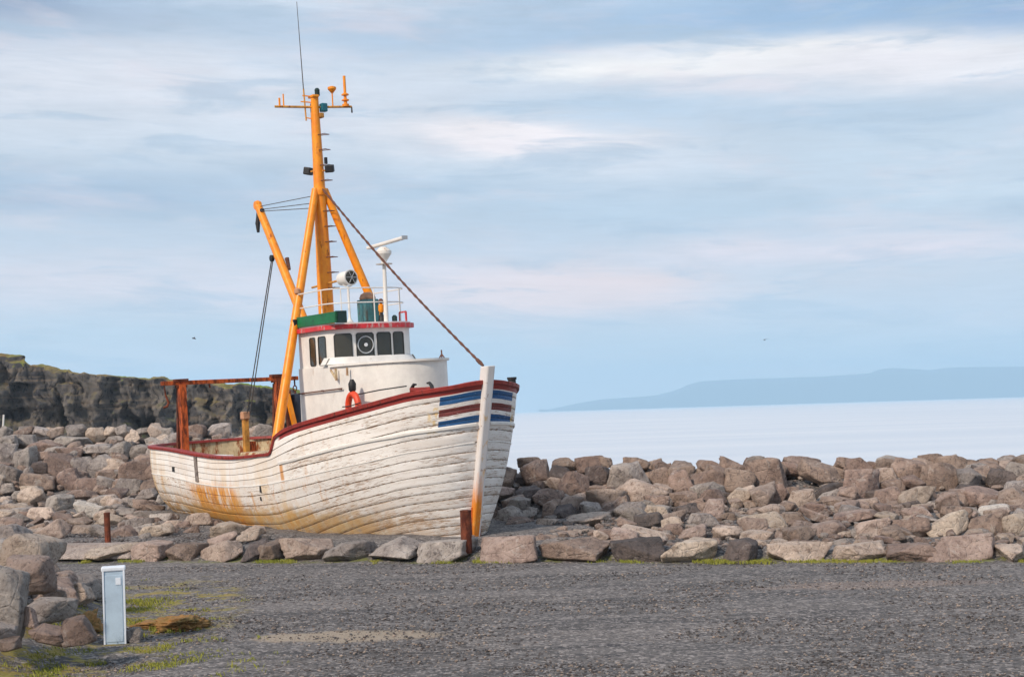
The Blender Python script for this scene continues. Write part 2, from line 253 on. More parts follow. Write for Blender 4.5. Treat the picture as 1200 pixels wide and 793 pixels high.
('bank',6.29,27.20,0.44,0.57,0.58,0.47,'br','third reddish-brown rock from the right of bottom tier, sea wall past the bow, blocky'),
('bank',9.42,26.95,0.44,0.51,0.45,0.37,'gy','rightmost grey rock of bottom tier, sea wall past the bow, blocky'),
('bank',-2.82,33.19,1.16,0.71,0.78,0.58,'gy','leftmost grey rock of top tier, sea wall past the bow, blocky'),
('bank',-1.32,29.57,0.49,0.53,0.54,0.42,'br','third reddish-brown rock from the left of middle tier, sea wall past the bow, blocky'),
('bank',-2.32,31.10,0.69,0.53,0.49,0.42,'br','second reddish-brown rock from the left of middle tier, sea wall past the bow, blocky'),
('bank',4.69,27.32,0.43,0.71,0.77,0.50,'pk','second pinkish-brown rock from the left of bottom tier, sea wall past the bow, blocky'),
('bank',8.81,27.85,0.63,0.52,0.37,0.44,'gy','second grey rock from the right of middle tier, sea wall past the bow, blocky'),
('bank',-0.93,28.94,0.38,0.61,0.53,0.37,'br','leftmost reddish-brown rock of bottom tier, sea wall past the bow, low'),
('bank',-0.32,29.13,0.55,0.60,0.49,0.35,'pk','leftmost pinkish-brown rock of middle tier, sea wall past the bow, low'),
('bank',2.99,30.68,0.88,0.50,0.40,0.42,'br','ninth reddish-brown rock from the left of top tier, sea wall past the bow, blocky'),
('bank',-2.96,31.71,0.67,0.55,0.59,0.42,'gy','leftmost grey rock of middle tier, sea wall past the bow, blocky'),
('bank',0.61,27.55,0.27,0.59,0.60,0.47,'br','second reddish-brown rock from the left of bottom tier, sea wall past the bow, blocky'),
('bank',-0.24,29.90,0.81,0.69,0.69,0.53,'br','fifth reddish-brown rock from the left of middle tier, sea wall past the bow, blocky'),
('bank',-2.92,34.34,1.19,0.79,0.55,0.49,'pk','leftmost pinkish-brown rock of top tier, sea wall past the bow, low'),
('bank',10.96,29.78,0.87,0.52,0.52,0.41,'br','rightmost reddish-brown rock of top tier, sea wall past the bow, blocky'),
('bankL',-14.16,41.77,1.91,0.77,0.57,0.65,'gy','fifth grey rock from the left of top tier, bank beyond the stern, blocky'),
('bankL',-9.25,36.02,0.41,0.70,0.67,0.48,'gy','second grey rock from the right of bottom tier, bank beyond the stern, blocky'),
('bankL',-8.69,41.93,1.87,0.85,0.93,0.56,'gy','fifth grey rock from the right of top tier, bank beyond the stern, blocky'),
('bankL',-3.33,32.69,0.91,0.72,0.58,0.47,'bf','rightmost buff rock of middle tier, bank beyond the stern, blocky'),
('bankL',-5.88,36.01,1.11,0.76,0.73,0.66,'gy','rightmost grey rock of middle tier, bank beyond the stern, blocky'),
('bankL',-5.44,37.80,1.59,0.70,0.50,0.61,'gy','rightmost grey rock of top tier, bank beyond the stern, blocky'),
('bankL',-10.51,42.21,1.90,0.90,0.78,0.62,'br','fourth reddish-brown rock from the right of top tier, bank beyond the stern, blocky'),
('bankL',-14.19,38.13,1.03,0.55,0.56,0.44,'bf','leftmost buff rock of middle tier, bank beyond the stern, blocky'),
('bankL',-15.00,40.31,1.78,0.56,0.43,0.42,'gy','leftmost grey rock of top tier, bank beyond the stern, blocky'),
('bankL',-6.28,36.86,1.28,0.66,0.59,0.50,'gy','second grey rock from the right of middle tier, bank beyond the stern, blocky'),
('bankL',-4.04,36.43,1.34,0.56,0.49,0.38,'br','rightmost reddish-brown rock of top tier, bank beyond the stern, blocky'),
('bankL',-14.29,40.08,1.75,0.67,0.55,0.46,'gy','third grey rock from the left of top tier, bank beyond the stern, blocky'),
('bankL',-12.31,36.41,0.47,0.69,0.73,0.49,'bf','third buff rock from the left of bottom tier, bank beyond the stern, blocky'),
('bankL',-9.45,39.79,1.69,0.83,0.74,0.53,'gy','sixth grey rock from the right of top tier, bank beyond the stern, blocky'),
('bankL',-7.00,40.14,1.77,0.82,0.72,0.64,'gy','third grey rock from the right of top tier, bank beyond the stern, blocky'),
('bankL',-7.49,40.89,1.79,0.68,0.67,0.53,'bf','third buff rock from the right of top tier, bank beyond the stern, blocky'),
('bankL',-10.10,36.10,0.40,0.58,0.44,0.42,'br','second reddish-brown rock from the left of bottom tier, bank beyond the stern, blocky'),
('bankL',-7.87,37.69,1.10,0.77,0.62,0.54,'bf','second buff rock from the right of middle tier, bank beyond the stern, blocky'),
('bankL',-4.10,35.95,1.40,0.76,0.80,0.59,'br','second reddish-brown rock from the right of top tier, bank beyond the stern, blocky'),
('bankL',-8.70,35.62,0.39,0.57,0.51,0.48,'gy','rightmost grey rock of bottom tier, bank beyond the stern, blocky'),
('bankL',-9.09,38.62,1.29,0.75,0.74,0.58,'gy','third grey rock from the right of middle tier, bank beyond the stern, blocky'),
('bankL',-6.65,37.89,1.50,0.56,0.46,0.47,'gy','fourth grey rock from the right of top tier, bank beyond the stern, blocky'),
('bankL',-3.57,34.31,1.28,0.65,0.53,0.48,'bf','rightmost buff rock of top tier, bank beyond the stern, blocky'),
('bankL',-12.12,35.71,0.43,0.82,0.86,0.63,'bf','second buff rock from the left of bottom tier, bank beyond the stern, blocky'),
('bankL',-14.05,42.36,1.88,0.77,0.70,0.58,'bf','leftmost buff rock of top tier, bank beyond the stern, blocky'),
('bankL',-7.07,37.40,1.25,0.75,0.57,0.66,'br','rightmost reddish-brown rock of middle tier, bank beyond the stern, blocky'),
('bankL',-8.82,37.27,0.75,0.66,0.51,0.53,'bf','second buff rock from the right of bottom tier, bank beyond the stern, blocky'),
('bankL',-11.35,41.66,1.88,0.64,0.61,0.51,'gy','ninth grey rock from the right of top tier, bank beyond the stern, blocky'),
('bankL',-6.42,39.93,1.68,0.69,0.50,0.52,'bf','second buff rock from the right of top tier, bank beyond the stern, blocky'),
('bankL',-14.60,39.13,1.52,0.88,0.78,0.78,'gy','leftmost grey rock of middle tier, bank beyond the stern, blocky'),
('bankL',-13.79,37.35,0.74,0.77,0.74,0.50,'bf','leftmost buff rock of bottom tier, bank beyond the stern, blocky'),
('bankL',-9.31,41.84,1.89,0.68,0.73,0.55,'br','third reddish-brown rock from the right of top tier, bank beyond the stern, blocky'),
('bankL',-7.74,36.73,0.74,0.61,0.54,0.49,'bf','rightmost buff rock of bottom tier, bank beyond the stern, blocky'),
('bankL',-6.14,37.38,1.47,0.60,0.58,0.41,'gy','second grey rock from the right of top tier, bank beyond the stern, blocky'),
('rubble',5.79,21.95,0.21,0.36,0.36,0.20,'br','sixth reddish-brown rock from the right of middle rubble strip, bow side, low'),
('rubble',6.23,26.19,0.32,0.57,0.48,0.26,'br','third reddish-brown rock from the right of back rubble strip, bow side, low'),
('rubble',2.57,23.90,0.25,0.41,0.31,0.27,'bf','third buff rock from the left of middle rubble strip, bow side, blocky'),
('rubble',9.00,24.74,0.29,0.28,0.23,0.18,'br','rightmost reddish-brown rock of back rubble strip, bow side, blocky'),
('rubble',8.01,22.72,0.26,0.55,0.46,0.31,'gy','rightmost grey rock of middle rubble strip, bow side, low'),
('rubble',6.40,25.06,0.31,0.48,0.36,0.28,'br','second reddish-brown rock from the right of back rubble strip, bow side, low'),
('rubble',7.92,23.58,0.27,0.43,0.37,0.22,'bf','second buff rock from the right of middle rubble strip, bow side, low'),
('rubble',6.71,23.40,0.24,0.32,0.35,0.14,'gy','second grey rock from the left of middle rubble strip, bow side, flat'),
('rubble',3.65,26.27,0.31,0.49,0.47,0.24,'bf','second buff rock from the right of back rubble strip, bow side, low'),
('rubble',3.63,21.42,0.21,0.58,0.54,0.28,'bf','rightmost buff rock of front rubble strip, bow side, low'),
('rubble',2.72,21.61,0.18,0.28,0.21,0.17,'br','second reddish-brown rock from the left of front rubble strip, bow side, low'),
('rubble',4.18,21.32,0.21,0.53,0.50,0.30,'br','third reddish-brown rock from the right of front rubble strip, bow side, low'),
('rubble',1.88,23.57,0.21,0.31,0.23,0.15,'bf','leftmost buff rock of middle rubble strip, bow side, low'),
('rubble',5.27,20.74,0.18,0.30,0.31,0.13,'br','second reddish-brown rock from the right of front rubble strip, bow side, flat'),
('rubble',5.85,23.11,0.23,0.29,0.29,0.15,'br','sixth reddish-brown rock from the left of middle rubble strip, bow side, low'),
('rubble',5.77,21.66,0.20,0.38,0.37,0.17,'pk','rightmost pinkish-brown rock of front rubble strip, bow side, flat'),
('rubble',3.18,24.48,0.27,0.55,0.41,0.26,'gy','leftmost grey rock of middle rubble strip, bow side, low'),
('rubble',5.01,26.44,0.31,0.36,0.38,0.19,'br','fifth reddish-brown rock from the left of back rubble strip, bow side, low'),
('rubble',7.46,23.65,0.25,0.33,0.29,0.17,'pk','rightmost pinkish-brown rock of middle rubble strip, bow side, low'),
('rubble',2.05,25.36,0.30,0.57,0.41,0.32,'gy','third grey rock from the right of back rubble strip, bow side, low'),
('rubble',5.08,23.31,0.23,0.33,0.29,0.18,'br','fifth reddish-brown rock from the left of middle rubble strip, bow side, low'),
('rubble',6.62,23.66,0.25,0.31,0.33,0.16,'br','fourth reddish-brown rock from the right of middle rubble strip, bow side, low'),
('rubble',5.59,21.31,0.21,0.42,0.35,0.26,'br','rightmost reddish-brown rock of front rubble strip, bow side, low'),
('rubble',5.54,26.73,0.31,0.31,0.24,0.12,'br','sixth reddish-brown rock from the left of back rubble strip, bow side, flat'),
('rubble',1.63,22.23,0.22,0.52,0.38,0.33,'pk','leftmost pinkish-brown rock of front rubble strip, bow side, blocky'),
('rubble',8.36,23.41,0.28,0.60,0.51,0.32,'br','rightmost reddish-brown rock of middle rubble strip, bow side, low'),
('rubble',2.54,25.93,0.31,0.51,0.42,0.26,'bf','third buff rock from the left of back rubble strip, bow side, low'),
('rubble',4.45,22.03,0.20,0.33,0.30,0.21,'pk','second pinkish-brown rock from the left of front rubble strip, bow side, blocky'),
('rubble',7.18,23.48,0.28,0.57,0.47,0.34,'br','third reddish-brown rock from the right of middle rubble strip, bow side, low'),
('rubble',1.33,22.84,0.18,0.29,0.23,0.15,'bf','leftmost buff rock of front rubble strip, bow side, low'),
('rubble',2.43,26.89,0.33,0.48,0.51,0.28,'gy','second grey rock from the right of back rubble strip, bow side, low'),
('rubble',3.83,22.02,0.19,0.37,0.28,0.15,'br','third reddish-brown rock from the left of front rubble strip, bow side, flat'),
('rubble',3.68,24.90,0.27,0.28,0.20,0.16,'br','fourth reddish-brown rock from the left of back rubble strip, bow side, low'),
('rubble',5.87,24.98,0.29,0.47,0.50,0.20,'gy','rightmost grey rock of back rubble strip, bow side, flat'),
('rubbleL',-7.33,27.67,0.24,0.71,0.67,0.29,'gy','fourth grey rock from the right of middle rubble strip, stern side, flat'),
('rubbleL',-9.88,34.76,0.33,0.58,0.43,0.33,'bf','second buff rock from the right of back rubble strip, stern side, low'),
('rubbleL',-5.41,26.62,0.20,0.55,0.54,0.24,'bf','rightmost buff rock of middle rubble strip, stern side, flat'),
('rubbleL',-10.80,35.23,0.30,0.34,0.33,0.16,'gy','seventh grey rock from the right of back rubble strip, stern side, low'),
('rubbleL',-5.14,25.54,0.22,0.74,0.70,0.36,'bf','third buff rock from the right of front rubble strip, stern side, low'),
('rubbleL',-9.70,32.26,0.29,0.45,0.38,0.25,'gy','sixth grey rock from the right of back rubble strip, stern side, low'),
('rubbleL',-10.98,34.23,0.35,0.69,0.63,0.43,'gy','sixth grey rock from the left of back rubble strip, stern side, blocky'),
('rubbleL',-8.07,28.61,0.26,0.74,0.66,0.37,'bf','sixth buff rock from the left of middle rubble strip, stern side, low'),
('rubbleL',-10.35,31.12,0.29,0.75,0.74,0.35,'bf','third buff rock from the left of middle rubble strip, stern side, low'),
('rubbleL',-7.66,35.19,0.36,0.66,0.48,0.40,'gy','rightmost grey rock of back rubble strip, stern side, low'),
('rubbleL',-11.61,33.57,0.30,0.56,0.62,0.22,'bf','third buff rock from the right of back rubble strip, stern side, flat'),
('rubbleL',-13.00,35.46,0.31,0.42,0.44,0.20,'bf','leftmost buff rock of back rubble strip, stern side, low'),
('rubbleL',-6.69,27.70,0.22,0.43,0.46,0.19,'bf','third buff rock from the right of middle rubble strip, stern side, flat'),
('rubbleL',-4.57,24.32,0.20,0.55,0.50,0.25,'bf','second buff rock from the right of front rubble strip, stern side, flat'),
('rubbleL',-9.48,29.01,0.22,0.34,0.28,0.14,'gy','second grey rock from the left of middle rubble strip, stern side, flat'),
('rubbleL',-10.11,35.22,0.33,0.71,0.78,0.30,'gy','fifth grey rock from the right of back rubble strip, stern side, flat'),
('rubbleL',-4.88,23.53,0.21,0.52,0.57,0.30,'pk','rightmost pinkish-brown rock of front rubble strip, stern side, low'),
('rubbleL',-7.92,29.12,0.24,0.41,0.36,0.19,'bf','fifth buff rock from the right of middle rubble strip, stern side, low'),
('rubbleL',-7.95,30.45,0.25,0.32,0.26,0.14,'gy','third grey rock from the right of middle rubble strip, stern side, flat'),
('rubbleL',-12.07,33.71,0.30,0.52,0.55,0.22,'pk','leftmost pinkish-brown rock of back rubble strip, stern side, flat'),
('rubbleL',-9.78,35.89,0.30,0.34,0.28,0.14,'gy','fourth grey rock from the right of back rubble strip, stern side, flat'),
('rubbleL',-6.97,27.14,0.21,0.39,0.43,0.19,'bf','fourth buff rock from the right of middle rubble strip, stern side, low'),
('rubbleL',-4.61,25.05,0.21,0.56,0.46,0.31,'bf','rightmost buff rock of front rubble strip, stern side, low'),
('rubbleL',-6.26,27.95,0.26,0.58,0.48,0.33,'bf','second buff rock from the right of middle rubble strip, stern side, low'),
('rubbleL',-12.52,33.76,0.31,0.66,0.49,0.27,'gy','leftmost grey rock of back rubble strip, stern side, flat'),
('rubbleL',-7.69,28.43,0.22,0.30,0.31,0.16,'gy','fifth grey rock from the left of middle rubble strip, stern side, low'),
('rubbleL',-11.14,32.14,0.29,0.68,0.51,0.26,'gy','fifth grey rock from the left of back rubble strip, stern side, flat'),
('rubbleL',-8.81,30.55,0.27,0.52,0.41,0.25,'bf','fifth buff rock from the left of middle rubble strip, stern side, low'),
('rubbleL',-12.99,36.29,0.36,0.34,0.37,0.19,'bf','second buff rock from the left of back rubble strip, stern side, low'),
('rubbleL',-12.21,33.11,0.33,0.71,0.56,0.38,'gy','second grey rock from the left of back rubble strip, stern side, low'),
('rubbleL',-6.53,25.83,0.22,0.70,0.49,0.28,'bf','fourth buff rock from the left of front rubble strip, stern side, flat'),
('rubbleL',-6.36,26.27,0.21,0.35,0.36,0.22,'pk','second pinkish-brown rock from the right of front rubble strip, stern side, low'),
('rubbleL',-9.36,27.15,0.21,0.51,0.40,0.20,'bf','second buff rock from the left of front rubble strip, stern side, flat'),
('rubbleL',-10.06,27.58,0.23,0.46,0.41,0.29,'bf','leftmost buff rock of front rubble strip, stern side, blocky'),
('rubbleL',-8.43,25.93,0.24,0.69,0.62,0.44,'pk','leftmost pinkish-brown rock of front rubble strip, stern side, blocky'),
('rubbleL',-11.11,31.33,0.26,0.30,0.32,0.15,'bf','second buff rock from the left of middle rubble strip, stern side, low'),
('rubbleL',-9.14,27.38,0.20,0.35,0.26,0.15,'bf','third buff rock from the left of front rubble strip, stern side, flat'),
('rubbleL',-9.15,31.54,0.28,0.42,0.43,0.22,'gy','third grey rock from the left of middle rubble strip, stern side, low'),
('rubbleL',-7.72,26.52,0.21,0.45,0.46,0.25,'gy','leftmost grey rock of front rubble strip, stern side, low'),
('rubbleL',-9.33,30.27,0.25,0.39,0.40,0.19,'bf','fourth buff rock from the left of middle rubble strip, stern side, low'),
('rubbleL',-11.09,30.80,0.28,0.55,0.44,0.31,'bf','leftmost buff rock of middle rubble strip, stern side, low'),
('rubbleL',-7.40,28.38,0.23,0.33,0.24,0.19,'pk','rightmost pinkish-brown rock of middle rubble strip, stern side, low'),
('rubbleL',-7.83,30.01,0.26,0.51,0.51,0.23,'gy','second grey rock from the right of middle rubble strip, stern side, flat'),
('rubbleL',-10.49,30.23,0.26,0.48,0.40,0.24,'gy','leftmost grey rock of middle rubble strip, stern side, low'),
('pile',-5.38,15.11,0.62,0.47,0.37,0.32,'bf','second buff rock from the left of the near boulder pile, blocky'),
('pile',-4.99,16.08,0.28,0.44,0.42,0.33,'bf','rightmost buff rock of the near boulder pile, blocky'),
('pile',-5.51,14.39,0.71,0.49,0.45,0.32,'bf','leftmost buff rock of the near boulder pile, blocky'),
('pile',-4.93,15.28,0.35,0.58,0.59,0.43,'pk','second pinkish-brown rock from the right of the near boulder pile, blocky'),
('pile',-5.70,16.34,0.63,0.47,0.40,0.30,'gy','third grey rock from the right of the near boulder pile, blocky'),
('pile',-5.30,17.21,0.25,0.68,0.71,0.42,'gy','rightmost grey rock of the near boulder pile, low'),
('pile',-6.06,16.76,0.72,0.52,0.56,0.37,'gy','third grey rock from the left of the near boulder pile, blocky'),
('pile',-5.33,16.66,0.35,0.46,0.48,0.32,'pk','rightmost pinkish-brown rock of the near boulder pile, blocky'),
('pile',-5.87,17.47,0.42,0.57,0.50,0.40,'pk','third pinkish-brown rock from the left of the near boulder pile, blocky'),
]
# --- node helpers
class NT:
    def __init__(s,tree): s.t=tree; s.n=tree.nodes; s.l=tree.links
    def new(s,typ,**k):
        n=s.n.new(typ)
        for a,v in k.items(): setattr(n,a,v)
        return n
    def set(s,sock,v):
        if isinstance(v,bpy.types.NodeSocket): s.l.new(v,sock)
        elif v is not None:
            if hasattr(sock.default_value,'__len__') and len(sock.default_value)==4 and len(v)==3: v=(*v,1)
            sock.default_value=v
    def m(s,op,a,b=None,c=None,clamp=False):
        n=s.new('ShaderNodeMath',operation=op); n.use_clamp=clamp
        s.set(n.inputs[0],a)
        if b is not None: s.set(n.inputs[1],b)
        if c is not None: s.set(n.inputs[2],c)
        return n.outputs[0]
    def mix(s,f,a,b,blend='MIX'):
        n=s.new('ShaderNodeMix',data_type='RGBA',blend_type=blend)
        s.set(n.inputs[0],f); s.set(n.inputs[6],a); s.set(n.inputs[7],b); return n.outputs[2]
    def noise(s,v,scale=5,detail=4,rough=.55,dist=0):
        n=s.new('ShaderNodeTexNoise'); s.set(n.inputs['Vector'],v); n.inputs['Scale'].default_value=scale
        n.inputs['Detail'].default_value=detail; n.inputs['Roughness'].default_value=rough; n.inputs['Distortion'].default_value=dist
        return n.outputs['Fac']
    def voro(s,v,scale=5,feature='F1',out='Distance'):
        n=s.new('ShaderNodeTexVoronoi',feature=feature); s.set(n.inputs['Vector'],v); n.inputs['Scale'].default_value=scale
        return n.outputs[out]
    def ramp(s,f,lo,hi):   # smooth 0..1
        n=s.new('ShaderNodeMapRange',interpolation_type='SMOOTHSTEP'); s.set(n.inputs[0],f)
        n.inputs[1].default_value=lo; n.inputs[2].default_value=hi; return n.outputs[0]
    def box(s,x,a,b,e):    # 1 inside a..b
        return s.m('MULTIPLY',s.ramp(x,a-e,a+e),s.m('SUBTRACT',1.0,s.ramp(x,b-e,b+e)))
    def scale(s,v,sx,sy,sz):
        n=s.new('ShaderNodeVectorMath',operation='MULTIPLY'); s.set(n.inputs[0],v); n.inputs[1].default_value=(sx,sy,sz); return n.outputs[0]
    def sep(s,v):
        n=s.new('ShaderNodeSeparateXYZ'); s.set(n.inputs[0],v); return n.outputs
    def bump(s,h,strength=.3,dist=.02,normal=None):
        n=s.new('ShaderNodeBump'); n.inputs['Strength'].default_value=strength; n.inputs['Distance'].default_value=dist
        s.set(n.inputs['Height'],h)
        if normal is not None: s.set(n.inputs['Normal'],normal)
        return n.outputs[0]
def mat(name,fn):
    m=bpy.data.materials.new(name); m.use_nodes=True; t=NT(m.node_tree); b=t.n['Principled BSDF']
    obj=t.new('ShaderNodeTexCoord')
    r=fn(t,b,obj)
    if r:
        for k,v in r.items(): t.set(b.inputs[k],v)
    return m
# ------------------------------------------------------------------ mesh helpers
class MB:
    def __init__(s): s.v=[]; s.f=[]; s.uv=None; s.mi=[]
    def add(s,vs,fs,mi=0):
        o=len(s.v); s.v+= [tuple(v) for v in vs]; s.f+=[tuple(i+o for i in f) for f in fs]; s.mi+=[mi]*len(fs); return s
    def box(s,c,d,rot=None,mi=0):
        M=rot.to_matrix() if rot is not None else Matrix.Identity(3)
        vs=[Vector(c)+M@Vector((x*d[0]/2,y*d[1]/2,z*d[2]/2)) for x in(-1,1) for y in(-1,1) for z in(-1,1)]
        return s.add(vs,[(0,1,3,2),(4,6,7,5),(0,4,5,1),(2,3,7,6),(0,2,6,4),(1,5,7,3)],mi)
    def beam(s,a,b,w,h,up=(0,0,1),mi=0):   # square bar from a to b
        a=Vector(a);b=Vector(b);d=(b-a).normalized();u=Vector(up)
        if abs(d.dot(u))>.95: u=Vector((1,0,0))
        sx=d.cross(u).normalized();sy=sx.cross(d).normalized();vs=[]
        for p in(a,b):
            for i,j in((-1,-1),(1,-1),(1,1),(-1,1)): vs.append(p+sx*(w/2*i)+sy*(h/2*j))
        return s.add(vs,[(3,2,1,0),(4,5,6,7),(0,1,5,4),(1,2,6,5),(2,3,7,6),(3,0,4,7)],mi)
    def tube(s,pts,r,n=10,closed=False,mi=0):
        pts=[Vector(p) for p in pts]; rs=r if isinstance(r,(list,tuple)) else [r]*len(pts)
        N=len(pts);vs=[];prev=None
        for i,p in enumerate(pts):
            if closed: d=(pts[(i+1)%N]-pts[i-1]).normalized()
            else: d=(pts[min(i+1,N-1)]-pts[max(i-1,0)]).normalized()
            if prev is None:
                u=Vector((0,0,1)) if abs(d.z)<.9 else Vector((1,0,0)); sx=d.cross(u).normalized()
            else: sx=(prev-d*prev.dot(d)).normalized()
            prev=sx;sy=d.cross(sx)
            for k in range(n):
                t=2*math.pi*k/n; vs.append(p+(sx*math.cos(t)+sy*math.sin(t))*rs[i])
        fs=[]
        for i in range(N if closed else N-1):
            j=(i+1)%N
            for k in range(n): fs.append((i*n+k,i*n+(k+1)%n,j*n+(k+1)%n,j*n+k))
        if not closed: fs.append(tuple(range(n))[::-1]); fs.append(tuple((N-1)*n+k for k in range(n)))
        return s.add(vs,fs,mi)
    def lathe(s,prof,c=(0,0,0),axis=(0,0,1),n=20,mi=0):
        ax=Vector(axis).normalized();u=Vector((1,0,0)) if abs(ax.x)<.9 else Vector((0,1,0))
        sx=ax.cross(u).normalized();sy=ax.cross(sx);vs=[];c=Vector(c)
        for r,h in prof:
            for k in range(n):
                t=2*math.pi*k/n; vs.append(c+ax*h+(sx*math.cos(t)+sy*math.sin(t))*max(r,1e-4))
        fs=[(i*n+k,i*n+(k+1)%n,(i+1)*n+(k+1)%n,(i+1)*n+k) for i in range(len(prof)-1) for k in range(n)]
        fs.append(tuple(range(n))[::-1]); fs.append(tuple((len(prof)-1)*n+k for k in range(n)))
        return s.add(vs,fs,mi)
    def mesh(s,name,smooth=False):
        me=bpy.data.meshes.new(name); me.from_pydata(s.v,[],s.f)
        bm=bmesh.new(); bm.from_mesh(me)
        if s.uv is None: bmesh.ops.recalc_face_normals(bm,faces=bm.faces)
        bm.to_mesh(me); bm.free()
        if smooth:
            me.polygons.foreach_set('use_smooth',[True]*len(me.polygons))
        return me
    def build(s,name,m,parent=None,smooth=False,bevel=0,angle=35,label=None):
        me=s.mesh(name,smooth)
        if isinstance(m,(list,tuple)):
            for x in m: me.materials.append(x)
            me.polygons.foreach_set('material_index',s.mi)
        else: me.materials.append(m)
        o=bpy.data.objects.new(name,me); COL.objects.link(o); o.parent=parent
        if smooth:
            try: me.set_sharp_from_angle(angle=R(angle))
            except Exception: pass
        if bevel:
            b=o.modifiers.new('b','BEVEL'); b.width=bevel; b.segments=2; b.limit_method='ANGLE'; b.angle_limit=R(40)
        if label: o['label']=label
        return o
def tag(o,label=None,cat=None,group=None,kind=None):
    if label: o['label']=label
    if cat: o['category']=cat
    if group: o['group']=group
    if kind: o['kind']=kind
    return o
def empty(name,loc=(0,0,0),rot=(0,0,0)):
    o=bpy.data.objects.new(name,None); COL.objects.link(o); o.location=loc; o.rotation_euler=rot; o.empty_display_size=.3; return o
def grid_mesh(name,V,nu,nv,m,kind=None,smooth=True,uvs=None,parent=None):
    me=bpy.data.meshes.new(name)
    fs=[(i*nv+j,(i+1)*nv+j,(i+1)*nv+j+1,i*nv+j+1) for i in range(nu-1) for j in range(nv-1)]
    me.from_pydata([tuple(v) for v in V],[],fs); me.materials.append(m)
    if uvs is not None:
        for nm,UVS in uvs.items():
            l=me.uv_layers.new(name=nm); idx=np.empty(len(me.loops),np.int32); me.loops.foreach_get('vertex_index',idx)
            l.data.foreach_set('uv',np.asarray(UVS,dtype=np.float32)[idx].ravel())
    if smooth: me.polygons.foreach_set('use_smooth',[True]*len(me.polygons))
    o=bpy.data.objects.new(name,me); COL.objects.link(o); o.parent=parent
    if kind: o['kind']=kind
    return o
# ------------------------------------------------------------------ camera
cam=bpy.data.cameras.new('camera'); co=bpy.data.objects.new('camera',cam); COL.objects.link(co); sc.camera=co
cam.lens=50.01; cam.sensor_width=36; cam.clip_end=60000; cam.clip_start=.1
P=math.atan(85.8/1667); rl=R(1.75)
f=Vector((0,math.cos(P),math.sin(P))); r0=Vector((1,0,0)); u0=r0.cross(f)
rt=r0*math.cos(rl)-u0*math.sin(rl); up=u0*math.cos(rl)+r0*math.sin(rl)
M=Matrix((rt,up,-f)).transposed().to_4x4(); M.translation=Vector((0,0,2.2)); co.matrix_world=M
# ------------------------------------------------------------------ world and sun
SUN_AZ=R(-143); SUN_EL=R(36)       # azimuth measured from +Y towards +X
w=bpy.data.worlds.new('World'); sc.world=w; w.use_nodes=True; t=NT(w.node_tree)
bg=t.n['Background']; bg.inputs['Strength'].default_value=.1
sky=t.new('ShaderNodeTexSky',sky_type='NISHITA'); sky.sun_disc=False; sky.sun_elevation=SUN_EL; sky.sun_rotation=SUN_AZ
sky.air_density=1.0; sky.dust_density=1.5
tc=t.new('ShaderNodeTexCoord'); x,y,z=t.sep(tc.outputs['Generated'])
az=t.m('ARCTAN2',x,y); el=t.m('ARCSINE',z)
cv=t.new('ShaderNodeCombineXYZ'); t.set(cv.inputs[0],t.m('MULTIPLY',az,1.0)); t.set(cv.inputs[1],t.m('MULTIPLY',t.m('ADD',el,t.m('MULTIPLY',az,.03)),4.6))
warp=t.noise(cv.outputs[0],3.2,5,.55); warp2=t.noise(t.scale(cv.outputs[0],1,1,1),9,6,.6,.4); fine=t.noise(t.scale(cv.outputs[0],1,2.2,1),26,6,.65,.5)
elw=t.m('ADD',el,t.m('ADD',t.m('MULTIPLY',t.m('SUBTRACT',warp,.5),.034),t.m('MULTIPLY',t.m('SUBTRACT',warp2,.5),.022)))
azw=t.m('ADD',az,t.m('MULTIPLY',t.m('SUBTRACT',warp2,.5),.08))
cr=t.new('ShaderNodeValToRGB'); t.set(cr.inputs[0],t.m('MULTIPLY',elw,3.0)); e=cr.color_ramp
K=9.25
stops=[(0,(214,216,226)),(.04,(204,209,220)),(.10,(193,205,218)),(.16,(200,207,219)),(.24,(205,210,222)),(.36,(193,203,219)),(.5,(196,208,222)),(.66,(207,213,224)),(.80,(186,203,222)),(.95,(170,194,221)),(1.0,(176,196,222))]
while len(e.elements)<len(stops): e.elements.new(.5)
for el_,(p,c) in zip(e.elements,stops): el_.position=p; el_.color=srgb(*c)
col=cr.outputs[0]
def blob(col,px,py,sx,sy,c,amt=1.0,tilt=0.0,rag=.8):
    a0=(px-600)/1667; e0=(482.3-.0305*(px-600)-py)/1667
    da=t.m('DIVIDE',t.m('SUBTRACT',azw,a0),sx/1667)
    ee=t.m('SUBTRACT',t.m('SUBTRACT',elw,e0),t.m('MULTIPLY',t.m('SUBTRACT',az,a0),-.03+tilt))
    de=t.m('DIVIDE',ee,sy/1667)
    d2=t.m('ADD',t.m('MULTIPLY',da,da),t.m('MULTIPLY',de,de))
    g=t.m('EXPONENT',t.m('MULTIPLY',d2,-.5))
    g=t.m('MULTIPLY',g,t.m('ADD',1-rag*.5,t.m('MULTIPLY',fine,rag)),clamp=True)
    return t.mix(t.m('MULTIPLY',g,amt,clamp=True),col,srgb(*c))
